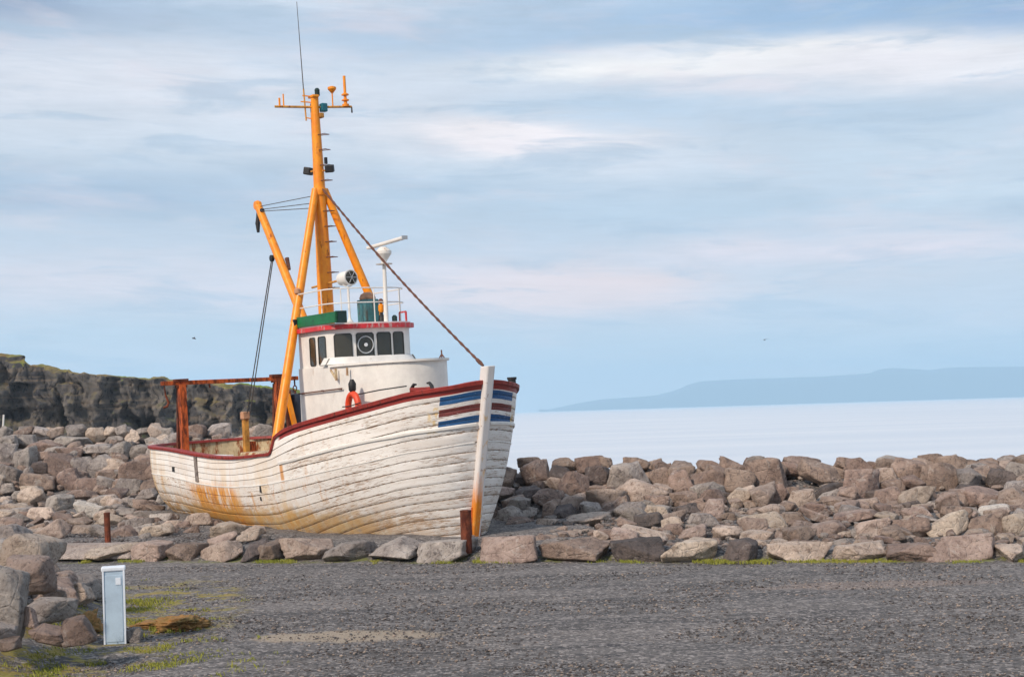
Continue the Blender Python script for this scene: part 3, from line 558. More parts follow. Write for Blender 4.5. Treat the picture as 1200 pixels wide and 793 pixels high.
for b in [(60,238,230,20,(146,170,200),1.2),(420,222,200,14,(170,190,212),.9),(640,250,160,16,(180,201,224),.6),(900,42,260,25,(140,180,218),1.1),(1180,20,110,34,(112,150,198),1.1),(1000,30,160,20,(128,168,210),.9),(520,36,180,26,(160,186,214),.9),(1000,150,200,16,(172,194,216),.8),(850,250,220,14,(176,198,218),.7),
          (5,5,130,55,(124,148,184),1.2),(720,128,130,12,(170,198,224),.85),(60,385,300,13,(178,202,221),.75),(640,398,240,13,(188,204,219),.6),(900,190,200,20,(190,209,226),.5),
          (160,112,230,34,(224,224,232),.95),(330,165,160,16,(214,221,233),.5),(620,163,100,14,(252,238,236),1.5),(760,195,90,14,(220,222,232),.7),(870,82,150,10,(255,248,240),1.6),(940,86,170,7,(255,250,244),1.4),(1050,94,130,17,(240,232,234),1.1),(760,70,70,8,(236,234,238),.8),(1160,100,90,6,(244,238,240),.8,.02),
          (640,338,120,19,(255,216,206),1.6),(600,345,150,10,(255,218,208),.8),(520,318,90,9,(232,222,230),.6),(180,345,260,18,(232,218,224),.95),(860,298,60,9,(236,220,226),1.0),(1060,302,120,11,(236,218,224),1.0),(1050,365,160,16,(206,212,227),.7),(1150,235,80,16,(205,220,232),.5),(380,10,120,12,(222,228,238),.6,-.04)]:
    col=blob(col,*b[:6],b[6] if False else b[5] if False else 1.0) if False else blob(col,b[0],b[1],b[2],b[3],b[4],b[5],b[6] if len(b)>6 else 0.0)
fib=t.noise(t.scale(cv.outputs[0],.8,3.6,1),34,7,.62,.8); lav=t.ramp(t.noise(t.scale(cv.outputs[0],1,1,1),5.5,5,.6,.3),.50,.68); col=t.mix(t.m('MULTIPLY',lav,.42),col,srgb(236,218,222)); bl=t.ramp(t.noise(t.scale(cv.outputs[0],1,1.3,1),7.5,6,.62,.5),.50,.66); col=t.mix(t.m('MULTIPLY',bl,.62),col,srgb(160,184,208))
st=t.m('ADD',.965,t.m('MULTIPLY',t.m('SUBTRACT',fine,.5),.16)); st=t.m('ADD',st,t.m('MULTIPLY',t.m('SUBTRACT',warp2,.5),.34))
st=t.m('ADD',st,t.m('MULTIPLY',t.m('SUBTRACT',fib,.5),.09))
hsv=t.new('ShaderNodeHueSaturation'); hsv.inputs['Saturation'].default_value=.80; t.set(hsv.inputs['Color'],col); hs=t.new('ShaderNodeVectorMath',operation='SCALE'); t.set(hs.inputs[0],hsv.outputs[0]); t.set(hs.inputs['Scale'],t.m('MULTIPLY',st,K))
st2=None
out=t.mix(.92,sky.outputs[0],hs.outputs[0])
t.l.new(out,bg.inputs['Color'])
sun=bpy.data.lights.new('sun','SUN'); so=bpy.data.objects.new('sun',sun); COL.objects.link(so)
sun.energy=3.1; sun.angle=R(5); sun.color=(1,.85,.70)
sd=Vector((math.cos(SUN_EL)*math.sin(SUN_AZ),math.cos(SUN_EL)*math.cos(SUN_AZ),math.sin(SUN_EL)))
so.rotation_euler=(-sd).to_track_quat('-Z','Y').to_euler(); so.location=sd*40
sc.view_settings.view_transform='Standard'; sc.view_settings.look='None'; sc.view_settings.exposure=.32; sc.view_settings.gamma=1
sc.cycles.max_bounces=6; sc.cycles.volume_bounces=1; sc.cycles.use_denoising=True
# ------------------------------------------------------------------ materials
def m_ground(t,b,tc):
    P=tc.outputs['Object']; x,y,z=t.sep(P)
    big=t.noise(t.scale(P,.45,1,1),.55,4); mid=t.noise(t.scale(P,.7,1.2,1),2.6,7,.72); peb=t.voro(P,24); cellc=t.voro(P,24,out='Color'); fin=t.noise(P,45,5,.8); cl2=t.voro(P,48,out='Color')
    c=t.mix(t.ramp(mid,.3,.7),srgb(84,81,79),srgb(106,101,98))
    c=t.mix(t.m('MULTIPLY',t.ramp(big,.42,.70),.65),c,srgb(116,109,104))
    tr=t.noise(t.scale(P,.16,2.0,1),1.3,6,.65,.5)
    c=t.mix(t.m('MULTIPLY',t.ramp(tr,.48,.60),.75),c,srgb(60,58,58))
    tr2=t.noise(t.scale(P,.5,1.5,1),1.9,7,.7,.4); c=t.mix(t.m('MULTIPLY',t.ramp(tr2,.52,.66),.5),c,srgb(126,120,117)); c=t.mix(t.m('MULTIPLY',t.m('SUBTRACT',1.0,t.ramp(tr2,.34,.46)),.45),c,srgb(78,74,72))
    sx,sy,sz=t.sep(cellc)
    c=t.mix(t.m('MULTIPLY',t.ramp(sx,.62,1.0),.6),c,srgb(166,158,153)); c=t.mix(t.m('MULTIPLY',t.ramp(sy,.6,1.0),.65),c,srgb(48,47,52))
    s2=t.sep(cl2); c=t.mix(t.m('MULTIPLY',t.ramp(s2[0],.82,1.0),.6),c,srgb(176,168,164)); c=t.mix(t.m('MULTIPLY',t.ramp(s2[1],.7,1.0),.5),c,srgb(44,43,48))
    # sandy patch
    def ell(cx,cy,rx,ry):
        a=t.m('DIVIDE',t.m('SUBTRACT',x,cx),rx); bb=t.m('DIVIDE',t.m('SUBTRACT',y,cy),ry)
        d=t.m('ADD',t.m('MULTIPLY',a,a),t.m('MULTIPLY',bb,bb)); d=t.m('ADD',d,t.m('MULTIPLY',t.m('SUBTRACT',t.noise(P,3.0,5,.7),.5),1.6))
        return t.m('SUBTRACT',1.0,t.ramp(d,.5,1.1))
    c=t.mix(t.m('MULTIPLY',ell(-1.75,14.45,1.05,.42),.75),c,srgb(164,148,128))
    c=t.mix(t.m('MULTIPLY',ell(4.2,17.2,1.6,.4),.35),c,srgb(150,130,118))
    # moss along the kerb foot, and beside the boulder pile
    ky=t.m('SUBTRACT',y,t.m('SUBTRACT',21.15,t.m('MULTIPLY',x,.29)))
    ms=t.m('MULTIPLY',t.box(ky,-.30,.2,.12),t.ramp(t.noise(P,2.4,6,.75),.48,.58))
    c=t.mix(t.m('MULTIPLY',ms,.75),c,srgb(108,112,44))
    ms2=t.m('MULTIPLY',ell(-4.6,15.6,1.5,4.6),t.ramp(t.noise(P,2.3,7,.75),.50,.58))
    c=t.mix(t.m('MULTIPLY',ms2,.85),c,t.mix(t.noise(P,4,3),srgb(124,132,46),srgb(156,120,60)))
    h=t.m('ADD',t.m('MULTIPLY',peb,-.5),t.m('ADD',t.m('MULTIPLY',fin,.7),t.m('MULTIPLY',mid,.9)))
    return {'Base Color':c,'Roughness':.95,'Normal':t.bump(h,.6,.02)}
M_ground=mat('gravel',m_ground)
def rockmat(name,a,b_,lich=.25,dark=(70,62,62)):
    def fn(t,b,tc):
        oi=t.new('ShaderNodeObjectInfo'); 
        va=t.new('ShaderNodeVectorMath',operation='ADD'); t.set(va.inputs[0],tc.outputs['Object']); 
        cx=t.new('ShaderNodeCombineXYZ'); t.set(cx.inputs[0],t.m('MULTIPLY',oi.outputs['Random'],50.0)); t.set(va.inputs[1],cx.outputs[0]); P=va.outputs[0]
        n1=t.noise(P,2.2,6,.62); n2=t.noise(P,9,8,.7,.2); n3=t.noise(P,34,6,.75); v=t.voro(P,3.6,'DISTANCE_TO_EDGE')
        c=t.mix(t.ramp(n1,.34,.68),srgb(*a),srgb(*b_))
        c=t.mix(t.m('MULTIPLY',t.ramp(n2,.50,.66),.7),c,srgb(*dark)); c=t.mix(t.m('MULTIPLY',t.m('SUBTRACT',1.0,t.ramp(n2,.32,.46)),.45),c,srgb(*[min(255,int(q*1.18)) for q in b_])); pit=t.voro(P,22); c=t.mix(t.m('MULTIPLY',t.m('SUBTRACT',1.0,t.ramp(pit,.12,.30)),.45),c,srgb(60,53,52))
        c=t.mix(t.m('MULTIPLY',t.ramp(n3,.56,.8),.55),c,srgb(58,52,54))
        l=t.m('MULTIPLY',t.ramp(t.noise(P,5.2,7,.72,.6),.56,.66),lich); c=t.mix(l,c,srgb(196,188,180))
        l2=t.m('MULTIPLY',t.ramp(t.noise(P,3.1,7,.7,.3),.64,.72),lich*.8); c=t.mix(l2,c,srgb(148,132,84))
        hv=t.new('ShaderNodeHueSaturation'); t.set(hv.inputs['Color'],c); t.set(hv.inputs['Value'],t.m('ADD',.78,t.m('MULTIPLY',oi.outputs['Random'],.42))); t.set(hv.inputs['Hue'],t.m('ADD',.492,t.m('MULTIPLY',t.m('FRACT',t.m('MULTIPLY',oi.outputs['Random'],7.3)),.016)))
        h=t.m('ADD',t.m('MULTIPLY',n2,1.0),t.m('ADD',t.m('MULTIPLY',n3,.4),t.m('MULTIPLY',t.ramp(v,0,.05),.16)))
        return {'Base Color':hv.outputs[0],'Roughness':.92,'Normal':t.bump(h,1.0,.07)}
    return mat(name,fn)
TONES={'br':rockmat('rock_brown',(134,114,103),(162,141,128),.4),'pk':rockmat('rock_pink',(152,133,122),(180,160,147),.4,(108,90,81)),'gy':rockmat('rock_grey',(144,134,128),(176,166,158),.45),
       'dk':rockmat('rock_dark',(82,74,72),(114,102,97),.3,(52,48,49)),'bf':rockmat('rock_buff',(176,157,142),(204,186,170),.4,(104,86,74)),'wh':rockmat('rock_pale',(194,186,176),(214,206,196),.3,(150,138,126))}
def simple(name,c,rough=.6,metal=0,var=.15,sc_=6,rust=0,rc=(120,62,28),bump=.15,c2=None,rlo=.6,strk=(1,1,.25)):
    def fn(t,b,tc):
        P=tc.outputs['Object']; n=t.noise(P,sc_,6,.65)
        dk=tuple(int(v*(1-var*1.6)) for v in c) if c2 is None else c2
        col=t.mix(t.ramp(n,.3,.72),srgb(*c),srgb(*dk)); rg=rough
        n4=t.noise(P,sc_*7,4,.7); col=t.mix(t.m('MULTIPLY',t.ramp(n4,.6,.8),.25),col,srgb(*[int(v*.6) for v in c]))
        if rust:
            r=t.ramp(t.noise(t.scale(P,*strk),sc_*1.7,8,.74,.3),rlo-rust*.3,rlo+.06-rust*.1)
            rcol=t.mix(t.noise(P,sc_*5,4,.7),srgb(*rc),srgb(*[int(v*.45) for v in rc])); col=t.mix(r,col,rcol)
            rg=t.m('ADD',rough,t.m('MULTIPLY',r,.3),clamp=True)
            n=t.m('ADD',n,t.m('MULTIPLY',r,.5))
        return {'Base Color':col,'Roughness':rg,'Metallic':metal,'Normal':t.bump(t.m('ADD',n,t.m('MULTIPLY',n4,.2)),bump,.01)}
    return mat(name,fn)
M_yellow=simple('yellow_paint',(240,150,8),.42,rust=.32,rc=(146,68,24),var=.10,rlo=.66,c2=(226,126,6))
M_yellow2=simple('faded_yellow',(214,150,62),.6,rust=.3,rc=(165,82,30),rlo=.6)
M_orange=simple('rusted_orange',(212,98,34),.7,rust=.65,rc=(120,50,24),rlo=.60,var=.12)
M_rust=simple('rust',(124,60,34),.85,var=.3,rust=.4,rc=(92,38,24),sc_=9)
M_white=simple('white_paint',(230,226,219),.45,var=.05,rust=.34,rc=(176,128,84),rlo=.70,sc_=3,strk=(1,1,.35))
M_cream=simple('cream_paint',(216,198,160),.6,var=.1,rust=.5,rc=(176,92,40),rlo=.6,sc_=4,strk=(1,1,.3))
M_red=simple('red_paint',(158,50,42),.55,var=.15,rust=.3,rc=(112,56,44),rlo=.62,sc_=7)
M_redw=simple('red_roof_paint',(206,44,52),.5,var=.1,rust=.36,rc=(232,190,184),rlo=.6,sc_=7,c2=(186,40,46))
M_green=simple('green_paint',(10,112,62),.5,var=.15,sc_=5,rust=.05,rc=(30,60,70))
M_dgreen=simple('dark_green',(18,52,50),.6,sc_=5)
M_teal=simple('teal_paint',(64,122,128),.6,var=.15,rust=.3,rc=(88,96,92),sc_=5)
M_tan=simple('tan_cover',(196,146,112),.7)
M_black=simple('black_rubber',(34,34,36),.6,bump=.05)
M_navy=simple('dark_blue_steel',(44,50,66),.55,rust=.2,rc=(92,84,84))
M_rope=simple('rope',(92,86,84),.9,sc_=40)
M_chain=simple('rusty_chain',(112,70,54),.85,sc_=30,c2=(70,48,42))
M_ring=simple('orange_buoy',(226,74,34),.5,var=.08)
M_grey=simple('light_grey_metal',(178,182,186),.5,var=.08)
M_deck=simple('deck_boards',(148,128,104),.85,rust=.4,rc=(120,78,50),sc_=4)
M_galv=simple('weathered_steel',(182,202,218),.5,var=.06,sc_=5,rust=.2,rc=(140,168,190),rlo=.62,strk=(1,1,.5))
M_capw=simple('cabinet_cap',(226,232,240),.45,var=.04)
M_turf=simple('dead_turf',(156,112,66),.95,c2=(96,84,44),sc_=9,bump=.8)
M_slab=rockmat('slab_stone',(156,142,134),(178,164,154),.3,(120,104,98))
M_bird=simple('gull_grey',(90,92,98),.8)
def m_glass(t,b,tc):
    n=t.noise(tc.outputs['Object'],2.5,3)
    return {'Base Color':t.mix(n,srgb(38,40,38),srgb(70,66,54)),'Roughness':.12,'IOR':1.5}
M_glass=mat('dark_window_glass',m_glass)
M_frame=simple('window_rubber',(44,46,46),.6)
# hull: coordinates are metres in the hull's own frame; uv 'plank' = (arc length from the stem, plank number), uv 'belt' = (arc length, metres below the rail)
def m_hull(t,b,tc):
    P=tc.outputs['Object']; x,y,z=t.sep(P)
    uv=t.new('ShaderNodeUVMap'); uv.uv_map='plank'; u,v,_=t.sep(uv.outputs[0])
    uv2=t.new('ShaderNodeUVMap'); uv2.uv_map='belt'; _,dz,_=t.sep(uv2.outputs[0])
    L=t.new('ShaderNodeCombineXYZ'); t.set(L.inputs[0],u); t.set(L.inputs[1],t.m('MULTIPLY',v,.5)); t.set(L.inputs[2],t.m('GREATER_THAN',y,0.0))
    S=L.outputs[0]
    pid=t.m('FLOOR',v); pr=t.new('ShaderNodeTexWhiteNoise',noise_dimensions='2D')
    pc=t.new('ShaderNodeCombineXYZ'); t.set(pc.inputs[0],pid); t.set(pc.inputs[1],t.m('FLOOR',t.m('ADD',t.m('MULTIPLY',u,.32),t.m('MULTIPLY',pid,.37)))); t.set(pr.inputs['Vector'],pc.outputs[0])
    rnd=pr.outputs['Value']
    base=t.mix(rnd,srgb(248,245,240),srgb(233,228,222))
    base=t.mix(t.m('MULTIPLY',t.ramp(t.noise(t.scale(S,.35,1,1),2.5,6,.6),.4,.7),.4),base,srgb(208,194,180))
    low=t.m('SUBTRACT',1.0,t.ramp(z,.15,1.3))
    # weathered lower planks: paint gone yellow and thin
    lo2=t.m('SUBTRACT',1.0,t.ramp(t.m('ADD',z,t.m('MULTIPLY',t.m('SUBTRACT',t.noise(t.scale(S,.5,1.6,1),2.4,6,.65),.5),.8)),.42,.66))
    foot=t.m('MULTIPLY',lo2,t.box(x,-8.5,-1.2,.5)); base=t.mix(t.m('MULTIPLY',foot,.75),base,t.mix(rnd,srgb(206,180,122),srgb(190,158,104)))
    yst=t.m('MULTIPLY',t.ramp(t.noise(t.scale(P,1.6,1.6,.6),1.1,5,.6),.44,.62),.72); base=t.mix(t.m('MULTIPLY',yst,t.m('MULTIPLY',t.ramp(x,-.5,-4.),t.m('SUBTRACT',1.0,t.m('MULTIPLY',t.ramp(z,.7,1.5),.75)))),base,srgb(224,186,120))
    # flaking: bare grey-brown wood showing
    fz=t.noise(t.scale(S,1.3,5.0,1),3.4,9,.76,.4)
    big=t.noise(t.scale(S,.5,.8,1),1.1,3)
    ad=t.m('ADD',t.m('MULTIPLY',t.m('SUBTRACT',big,.5),.42),t.m('MULTIPLY',low,.03))
    flake=t.ramp(t.m('ADD',fz,ad),.555,.61); fsp=t.m('MULTIPLY',t.ramp(t.noise(t.scale(S,3,7,1),7,8,.8,.5),.56,.66),t.ramp(t.noise(t.scale(S,.7,1,1),1.7,4),.42,.6)); flake=t.m('MAXIMUM',flake,t.m('MULTIPLY',fsp,.8))
    # more wear under the moulding and along the lower plank edges
    vf=t.m('FRACT',v); edge=t.m('ADD',t.box(vf,-.2,.10,.05),t.box(vf,.90,1.2,.05))
    eflake=t.m('MULTIPLY',edge,t.ramp(t.m('ADD',t.noise(t.scale(S,2.6,2,1),3.2,8,.75),t.m('MULTIPLY',ad,.7)),.50,.58))
    fl=t.m('MAXIMUM',flake,eflake)
    wood=t.mix(t.noise(t.scale(S,3,22,1),3,4,.6),srgb(204,182,162),srgb(160,132,110))
    # aft bulwark is cleaner
    clean=t.m('MULTIPLY',t.ramp(x,-3.0,-3.3),t.m('SUBTRACT',1.0,t.ramp(v,4.9,5.05)))
    fl=t.m('MULTIPLY',fl,t.m('SUBTRACT',1.0,t.m('MULTIPLY',clean,.8)))
    col=t.mix(fl,base,wood)
    brn=t.m('MULTIPLY',t.ramp(t.noise(t.scale(S,1.2,3.2,1),5,9,.8,.8),.55,.68),t.m('ADD',.25,t.m('MULTIPLY',t.ramp(t.noise(t.scale(S,.5,.8,1),1.3,3),.4,.6),.55))); col=t.mix(t.m('MULTIPLY',brn,t.m('SUBTRACT',1.0,t.m('MULTIPLY',clean,.7))),col,srgb(196,160,124))
    # pinkish primer patches
    pp=t.m('MULTIPLY',t.ramp(t.noise(t.scale(S,2,3,1),2.6,7,.7,.5),.63,.69),.55); col=t.mix(pp,col,srgb(190,140,128))
    # seams
    seam=t.m('ADD',t.box(vf,-.2,.026,.014),t.box(vf,.974,1.2,.014))
    sst=t.m('ADD',.26,t.m('MULTIPLY',t.ramp(t.noise(t.scale(S,.9,1.5,1),2.5,5,.7),.36,.6),.5)); sst=t.m('MULTIPLY',sst,t.m('SUBTRACT',1.0,t.m('MULTIPLY',clean,.72)))
    col=t.mix(t.m('MULTIPLY',seam,sst,clamp=True),col,srgb(86,66,54))
    # rust run from the scupper aft, and streaks
    sx=t.scale(P,9,9,.5); strk=t.noise(sx,1.0,6,.7)
    dwn=t.m('SUBTRACT',1.0,t.ramp(z,.85,1.12))
    xs=t.m('ADD',x,t.m('MULTIPLY',z,.55))
    rz=t.m('MULTIPLY',t.box(xs,-7.25,-5.0,.25),t.m('MULTIPLY',dwn,t.m('LESS_THAN',y,0.0)))
    r1=t.m('MULTIPLY',rz,t.ramp(strk,.34,.54)); col=t.mix(t.m('MULTIPLY',r1,.95),col,t.mix(t.ramp(t.noise(sx,2.2,5,.7),.4,.66),srgb(232,160,44),srgb(176,92,20)))
    r2=t.m('MULTIPLY',t.ramp(t.noise(t.scale(P,6,6,.8),1.0,8,.78),.52,.64),t.ramp(x,-.6,-3.2)); r2=t.m('MULTIPLY',r2,t.m('SUBTRACT',1.0,t.m('MULTIPLY',t.ramp(z,.9,1.6),.6))); r2=t.m('MULTIPLY',r2,t.m('SUBTRACT',1.0,t.m('MULTIPLY',clean,.6)))
    col=t.mix(t.m('MULTIPLY',r2,.72),col,srgb(206,146,72))
    j1=t.m('MULTIPLY',t.box(x,-3.42,-3.30,.03),t.box(z,1.12,1.45,.06)); col=t.mix(t.m('MULTIPLY',j1,.85),col,srgb(206,140,60))
    ste=t.m('MULTIPLY',t.m('SUBTRACT',1.0,t.ramp(x,-10.4,-8.9)),t.ramp(t.noise(t.scale(P,5,5,.6),1.2,6,.7),.42,.62)); col=t.mix(t.m('MULTIPLY',ste,.8),col,srgb(214,172,104))
    lst=t.m('MULTIPLY',t.m('SUBTRACT',1.0,t.ramp(z,.3,.95)),t.box(x,-11.8,-.4,1.0)); lf=t.m('ADD',.45,t.m('MULTIPLY',t.ramp(x,-2.,-6.),.5)); col=t.mix(t.m('MULTIPLY',lf,t.m('MULTIPLY',lst,t.ramp(t.noise(t.scale(P,4,4,1.5),1.3,6,.7),.38,.58))),col,t.mix(t.noise(t.scale(P,3,3,1),2,5),srgb(210,142,54),srgb(206,168,98)))
    # painted flashes at the bow
    def band(a,bb,ue): return t.m('MULTIPLY',t.box(dz,a,bb,.004),t.m('SUBTRACT',1.0,t.ramp(u,ue-.006,ue+.006)))
    wn=t.m('SUBTRACT',1.0,t.m('MULTIPLY',t.ramp(t.noise(t.scale(S,3,9,1),4,7,.75),.60,.66),.75))
    ulim=.80
    for a,bb,c in ((.125,.265,(28,84,134)),(.335,.455,(116,52,48)),(.525,.645,(28,84,134))):
        col=t.mix(t.m('MULTIPLY',band(a,bb,ulim),wn),col,srgb(*c))
    col=t.mix(t.m('MULTIPLY',seam,.5,clamp=True),col,srgb(60,50,48))
    ye=t.m('MULTIPLY',t.box(dz,.28,.70,.03),t.box(u,.80,.98,.03)); col=t.mix(t.m('MULTIPLY',ye,t.m('MULTIPLY',t.ramp(t.noise(P,9,5,.7),.45,.6),.7)),col,srgb(226,190,110))
    red=t.m('MULTIPLY',t.m('SUBTRACT',1.0,t.ramp(dz,.105,.112)),t.ramp(x,-3.45,-3.3)); col=t.mix(red,col,t.mix(t.noise(t.scale(S,2,9,1),3,6,.7),srgb(158,46,40),srgb(128,48,42)))
    h=t.m('ADD',t.m('MULTIPLY',fl,-.6),t.m('ADD',t.m('MULTIPLY',seam,-1.2),t.m('MULTIPLY',fz,.4)))
    return {'Base Color':col,'Roughness':t.m('ADD',.55,t.m('MULTIPLY',fl,.35)),'Normal':t.bump(h,.6,.012)}
M_hull=mat('flaking_white_planks',m_hull)
def m_water(t,b,tc):
    P=tc.outputs['Object']; n=t.noise(t.scale(P,.25,1,1),.9,6,.6); n2=t.ramp(t.noise(t.scale(P,.012,.06,1),.8,5,.6),.35,.65)
    return {'Base Color':t.mix(n2,srgb(198,205,213),srgb(210,214,219)),'Roughness':.38,'IOR':1.33,'Normal':t.bump(n,.14,.25)}
M_water=mat('sea_water',m_water)
def m_cliff(t,b,tc):
    P=tc.outputs['Object']; g=t.new('ShaderNodeNewGeometry'); nz=t.sep(g.outputs['Normal'])[2]; x,y,z=t.sep(P)
    n=t.noise(t.scale(P,1,1,.6),.5,7,.7); n2=t.noise(t.scale(P,1,1,.45),2.2,7,.72)
    c=t.mix(t.ramp(n,.35,.68),srgb(66,65,68),srgb(114,108,102)); c=t.mix(t.m('MULTIPLY',t.ramp(n2,.56,.70),.6),c,srgb(128,120,108))
    lay=t.noise(t.scale(P,.12,.12,2.2),1.0,6,.6); c=t.mix(t.m('MULTIPLY',t.ramp(lay,.52,.6),.45),c,srgb(132,116,98)); c=t.mix(t.m('SUBTRACT',1.0,t.ramp(n2,.36,.48)),c,srgb(36,36,42))
    hn=t.noise(P,.16,4); gm=t.m('MULTIPLY',t.ramp(z,1.2,6.0),t.ramp(t.noise(t.scale(P,1,1,1.8),1.6,8,.78),.54,.62)); c=t.mix(t.m('MULTIPLY',gm,.3),c,srgb(110,100,62))
    gr=t.mix(t.ramp(hn,.44,.60),srgb(138,126,80),srgb(128,150,56)); gr=t.mix(t.ramp(t.noise(P,1.2,6,.7),.45,.7),gr,srgb(134,108,72))
    top=t.ramp(t.m('SUBTRACT',z,t.m('MULTIPLY',x,-.13)),.2,1.2); c=t.mix(t.m('MULTIPLY',t.ramp(nz,.5,.72),t.m('ADD',.25,t.m('MULTIPLY',top,.75))),c,gr)
    return {'Base Color':c,'Roughness':.95,'Normal':t.bump(n2,.9,.5)}
M_cliff=mat('basalt_cliff',m_cliff)
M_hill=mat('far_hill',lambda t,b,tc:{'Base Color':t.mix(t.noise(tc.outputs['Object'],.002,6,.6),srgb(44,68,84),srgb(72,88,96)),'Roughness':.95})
M_grass=mat('grass_blades',lambda t,b,tc:{'Base Color':t.mix(t.noise(tc.outputs['Object'],1.6,4,.6),srgb(112,130,42),srgb(150,138,56)),'Roughness':.8})
M_pebble=rockmat('pebble',(94,91,91),(134,129,127),.3,(60,58,62))
# ------------------------------------------------------------------ ground, sea, cliff, far hills
def axis(a): return np.array(a)
def sink(x,y):
    k=kerb_y(x)
    return .17*sstep(base_y(x)-.6,base_y(x)+.4,y)*(1-sstep(crest(x)[0]+1,crest(x)[0]+4,y))+(.10*sstep(k+.6,k+1.6,y)*(1-sstep(base_y(x)-.6,base_y(x)+.4,y)) if (x>1.2 or x<-8.5) else 0)
xs=np.concatenate([np.linspace(-70,-18,14)[:-1],np.arange(-18,14,.2),np.linspace(14,90,18)])
ys=np.concatenate([np.linspace(-40,8,14)[:-1],np.arange(8,46,.2),np.linspace(46,62,10)])
V=[]
for x_ in xs:
    for y_ in ys:
        z_=ground_h(x_,y_)-sink(x_,y_)
        z_+=.03*(mn.noise(Vector((x_*.5,y_*.9,0))))+.012*mn.noise(Vector((x_*2,y_*4,3)))
        if y_>kerb_y(x_)+.3: z_+=.06*mn.noise(Vector((x_*1.3,y_*1.3,5)))
        V.append((x_,y_,z_))
grid_mesh('ground',V,len(xs),len(ys),M_ground,'structure')
V=[(x_,y_,-2.6) for x_ in (-60000,-3000,-300,0,300,3000,60000) for y_ in (-60000,-3000,-60,40,120,500,3000,12000,60000)]
grid_mesh('sea',V,7,9,M_water,'structure')
# cliff: follows a line, face rising from the shore, grassy plateau behind
prof_px=[(-90,11.5),(-60,10.5),(-46,9.6),(-41,8.9),(-39.7,7.75),(-38,7.7),(-37.2,6.9),(-35.5,6.7),(-33,6.05),(-30,5.75),(-26,5.35),(-20,4.75),(-16.5,4.35),(-12,3.8),(-9.5,3.0),(-8,1.0),(-7,-3.2),(-5,-3.5)]
def ctop(x): return float(np.interp(x,[p[0] for p in prof_px],[p[1] for p in prof_px]))
V=[];nu=520;nvv=96
for i in range(nu):
    X=-90+84*(i/(nu-1))**.85; T=ctop(X)+.18*mn.noise(Vector((X*.9,0,0)))+.1*mn.noise(Vector((X*2.7,4,0)))
    for j in range(nvv):
        if j<80:
            tt=j/79; z_=-3+(T+3)*tt; yb=108+ (1-math.cos(tt*1.2))*2.4
            d=1.9*mn.fractal(Vector((X*.35,z_*.22,1)),.8,2.1,6)+.9*abs(mn.noise(Vector((X*1.1,z_*.35,7))))+.5*abs(mn.noise(Vector((X*3.1,z_*1.1,2))))-.9*mn.cell(Vector((X*.9+.3*z_,z_*.55,3)))
            bay=3.0*mn.noise(Vector((X*.12,0,3)))
            y_=yb+d*(.5+.5*math.sin(tt*math.pi))+bay; x_=X+.6*mn.noise(Vector((X*.8,z_*.9,9)))
            ledge=.5*math.sin(z_*2.3+X*.3); y_+=ledge*.5
            V.append((x_,y_,z_)); ylast=y_
        else:
            k=(j-79)/16; y_=ylast+k*k*60+k*4; z_=T+.3*mn.noise(Vector((X*.5,y_*.3,2)))*min(1,k*6)+.25*math.sin(min(k*8,3.1))-k*k*(T+1)*.75
            V.append((X*(1+(y_/ylast-1)*(1-sstep(-20,-10,X)*1.6)),y_,z_))
grid_mesh('cliff',V,nu,nvv,M_cliff,'structure')
hp=[(640,480),(655,476),(668,473),(700,467.5),(740,465),(762,463),(785,457),(800,450),(808,447),(830,445.5),(860,444),(900,443),(940,441.5),(970,439.5),(1000,437.5),(1008,433.5),(1020,431.5),(1035,432.5),(1060,434.5),(1080,431.5),(1100,430.5),(1200,430),(1260,432),(1400,436),(1700,448)]
V=[];D0=9000.0
hx=[]
for px,py in hp: hx.append(((px-600)/1667*D0, (482.3-.0305*(px-600)-py)/1667*D0+2))
nu=170;nvv=16
for i in range(nu):
    X=np.interp(i/(nu-1),[0,1],[hx[0][0]-60,hx[-1][0]]); Hh=np.interp(X,[h[0] for h in hx],[h[1] for h in hx])
    for j in range(nvv):
        k=j/(nvv-1); s_=math.sin(min(k*1.9,1)*math.pi/2)**.8 if k<.53 else 1-(k-.53)*.3
        V.append((X*(1+k*.12)+60*mn.noise(Vector((X*.002,k*4,1))),D0-900+k*1800,-6+(Hh+6)*s_+((26*mn.noise(Vector((X*.004,k*3,0)))+10*mn.noise(Vector((X*.012,k*7,0))))*s_*(1-s_)*3.2 if k<.53 else 0)))
grid_mesh('far_hills',V,nu,nvv,M_hill,'structure')
hz=MB(); hz.box((0,4500,148.5),(24000,13500,306)); 
def m_haze(t,b,tc):
    t.n.remove(b); pv=t.new('ShaderNodeVolumePrincipled'); pv.inputs['Color'].default_value=(.59,.83,1,1); pv.inputs['Density'].default_value=HAZE; pv.inputs['Anisotropy'].default_value=.2
    t.l.new(pv.outputs[0],t.n['Material Output'].inputs['Volume'])
HAZE=2.0e-4
if HAZE: tag(hz.build('haze',mat('haze',m_haze)),'thin blue sea haze veiling the far hills',None,None,'stuff')
